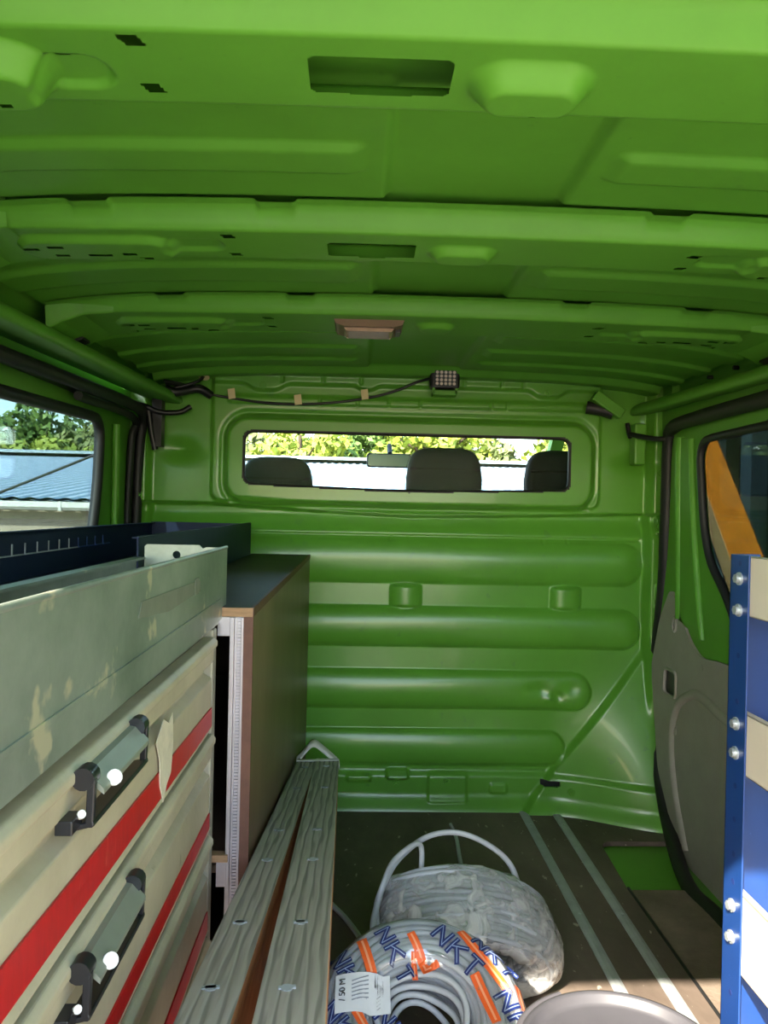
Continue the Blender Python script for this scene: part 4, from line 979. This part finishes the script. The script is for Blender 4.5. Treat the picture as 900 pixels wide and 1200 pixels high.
# trees beyond the ridge
def tree(x, y, h, r, m, label, seed, nleaf=4200, ls=.17):
    t = empty('tree', (x, y, -.62), label, 'tree', 'trees beyond the roof')
    rd = np.random.default_rng(seed)
    b = B(); b.tube([(x, y, -.62), (x+.1, y, h*.3), (x-.05, y+.1, h*.55), (x, y, h*.8)], [.22, .18, .12, .04], 8)
    for k in range(6):
        a = rd.uniform(0, 6.28); z0 = h*rd.uniform(.3, .6); b.tube([(x, y, z0), (x+math.cos(a)*r*.4, y+math.sin(a)*r*.4, z0+h*.15), (x+math.cos(a)*r*.7, y+math.sin(a)*r*.7, z0+h*.22)], [.08, .05, .02], 6)
    make('trunk', b, M['bark'], t)
    nc = 34; cen = []
    for k in range(nc):
        a = rd.uniform(0, 6.28); q = rd.uniform(0, 1)**.5; zf = rd.uniform(.08, 1.0); rr = r*q*math.sqrt(max(.05, 1-((zf-.45)/.60)**2))
        cen.append((x+rr*math.cos(a), y+rr*math.sin(a), -.1+(h+.1-.7)*zf, rd.uniform(.55, .95)*r*.36))
    cen = np.array(cen); pick = rd.integers(0, nc, nleaf)
    d = rd.normal(size=(nleaf, 3)); d /= np.linalg.norm(d, axis=1)[:, None]
    pos = cen[pick, :3]+d*(cen[pick, 3]*rd.uniform(.75, 1.1, nleaf))[:, None]
    nrm = d+rd.normal(size=(nleaf, 3))*.5; nrm /= np.linalg.norm(nrm, axis=1)[:, None]
    u = np.cross(nrm, rd.normal(size=(nleaf, 3))); u /= np.linalg.norm(u, axis=1)[:, None]; v = np.cross(nrm, u)
    s = ls*rd.uniform(.6, 1.3, nleaf)[:, None]
    co = np.stack([pos-u*s*.9, pos-v*s*.5, pos+u*s*.9, pos+v*s*.5], 1).reshape(-1, 3)
    me = bpy.data.meshes.new('crown'); me.vertices.add(nleaf*4); me.vertices.foreach_set('co', co.reshape(-1).astype(np.float32))
    me.loops.add(nleaf*4); me.loops.foreach_set('vertex_index', np.arange(nleaf*4, dtype=np.int32)); me.polygons.add(nleaf); me.polygons.foreach_set('loop_start', np.arange(0, nleaf*4, 4, dtype=np.int32)); me.update(calc_edges=True)
    link('crown', me, M[m], t, kind='stuff', fix=False)
TR = [(-13.6, 25.5, 4.6, 2.3, 'leaf_c', 'olive green tree seen through the left window, at its left edge'),
      (-11.6, 23.4, 3.5, 1.7, 'leaf_b', 'yellow green bushy tree low behind the roof in the left window'),
      (-11.3, 27.5, 4.7, 2.2, 'leaf_a', 'taller dark green tree behind the yellow one in the left window'),
      (-9.3, 23.8, 3.3, 1.6, 'leaf_b', 'yellow green bush next to the window post in the left window'),
      (-8.2, 27.0, 4.3, 2.2, 'leaf_c', 'olive tree beside the front post of the left window'),
      (-4.4, 26.5, 4.2, 2.2, 'leaf_c', 'olive green tree seen above the left headrest'),
      (-1.9, 24.6, 4.1, 1.9, 'leaf_b', 'yellow green tree seen left of the rear view mirror'),
      (.3, 26.5, 4.6, 2.2, 'leaf_a', 'mid green tree seen behind the rear view mirror'),
      (2.6, 25.0, 4.3, 2.0, 'leaf_b', 'yellow green tree seen above the middle headrest'),
      (4.9, 24.6, 3.6, 1.9, 'leaf_c', 'lower olive tree seen right of the middle headrest'),
      (7.2, 26.5, 4.0, 2.2, 'leaf_b', 'yellow green tree seen above the right headrest')]
for i, (x, y, h, r, m, l) in enumerate(TR): tree(x, y, h, r, m, l, 20+i)
b = B(); vs = []; fs = []; nx = 60
for j in range(8):
    for i in range(nx+1):
        x = -60+120*i/nx; yy_ = 32+j*5; base = -.6+(3.5+1.0*math.sin(x*.13)+.7*math.sin(x*.31+2)-max(0, (x+2))*.05)*math.sin(math.pi*.5*min(1, j/3))
        vs.append((x, yy_, base+.4*noise.noise(Vector((x*.4, j, 3)))))
for j in range(7):
    for i in range(nx): fs.append((j*(nx+1)+i, j*(nx+1)+i+1, (j+1)*(nx+1)+i+1, (j+1)*(nx+1)+i))
b.add(vs, fs, True); hill = struct(make('hill', b, M['hill'], fix=False))

# shed on the right, behind the sliding door window
sh = empty('shed', (2.0, 2.4, -.62), 'dark open fronted shed seen through the right door window', 'shed')
for k in range(18):
    y = -1.0+k*.36; b = B(); b.box(2.45+.012*(k % 2), 2.49+.012*(k % 2), y+.006, y+.354, -.62, 2.6); make('board', b, M['shed'], sh)
for k in range(3):
    x = 1.50+k*.32; b = B(); b.box(x, x+.312, 5.36, 5.40, -.62, 2.6); make('board', b, M['shed'], sh)
b = B(); b.box(1.20, 2.6, -1.2, 5.4, 2.35, 2.45); make('shed_roof', b, M['shed'], sh)
for y in (3.80, 4.25, 4.75):
    b = B(); b.box(2.2, 2.30, y, y+.12, -.62, 2.35); make('post', b, M['post_teal'], sh, bevel=.006)
b = B(); b.box(1.22, 1.34, -1.1, -.98, -.62, 2.35); b.box(1.52, 1.62, 5.24, 5.34, -.62, 2.35); make('corner_post', b, M['shed'], sh)
bmn = empty('leaning_beam', (1.7, 2.4, -.62), 'varnished orange timber beam leaning outside the right door window', 'beam')
p0 = Vector((1.60, 3.60, 1.20)); p1 = Vector((1.60, 3.29, .83)); d = (p1-p0).normalized()
w = Vector((0, -d.z, d.y)); ex = Vector((1, 0, 0))
A_ = p0-d*.22; Bq = p0+d*2.35; mid = (A_+Bq)/2; hl = (Bq-A_).length/2
b = B(); b.obox(mid+ex*.078+w*.045, ex*.075, d*hl, w*.045); make('timber', b, M['beam'], bmn, bevel=.003)
b = B(); b.obox(mid+ex*.0015+w*.045, ex*.0015, d*hl*.999, w*.0435); make('pale_side', b, M['beam_side'], bmn)
p0 = p0-w*.0; 
q = p0-d*.075+ex*.045-w*.001; b = B(); b.obox(q, ex*.016+d*.008, d*.010-ex*.004, w*.0012); make('paper_scrap', b, M['paper'], bmn)
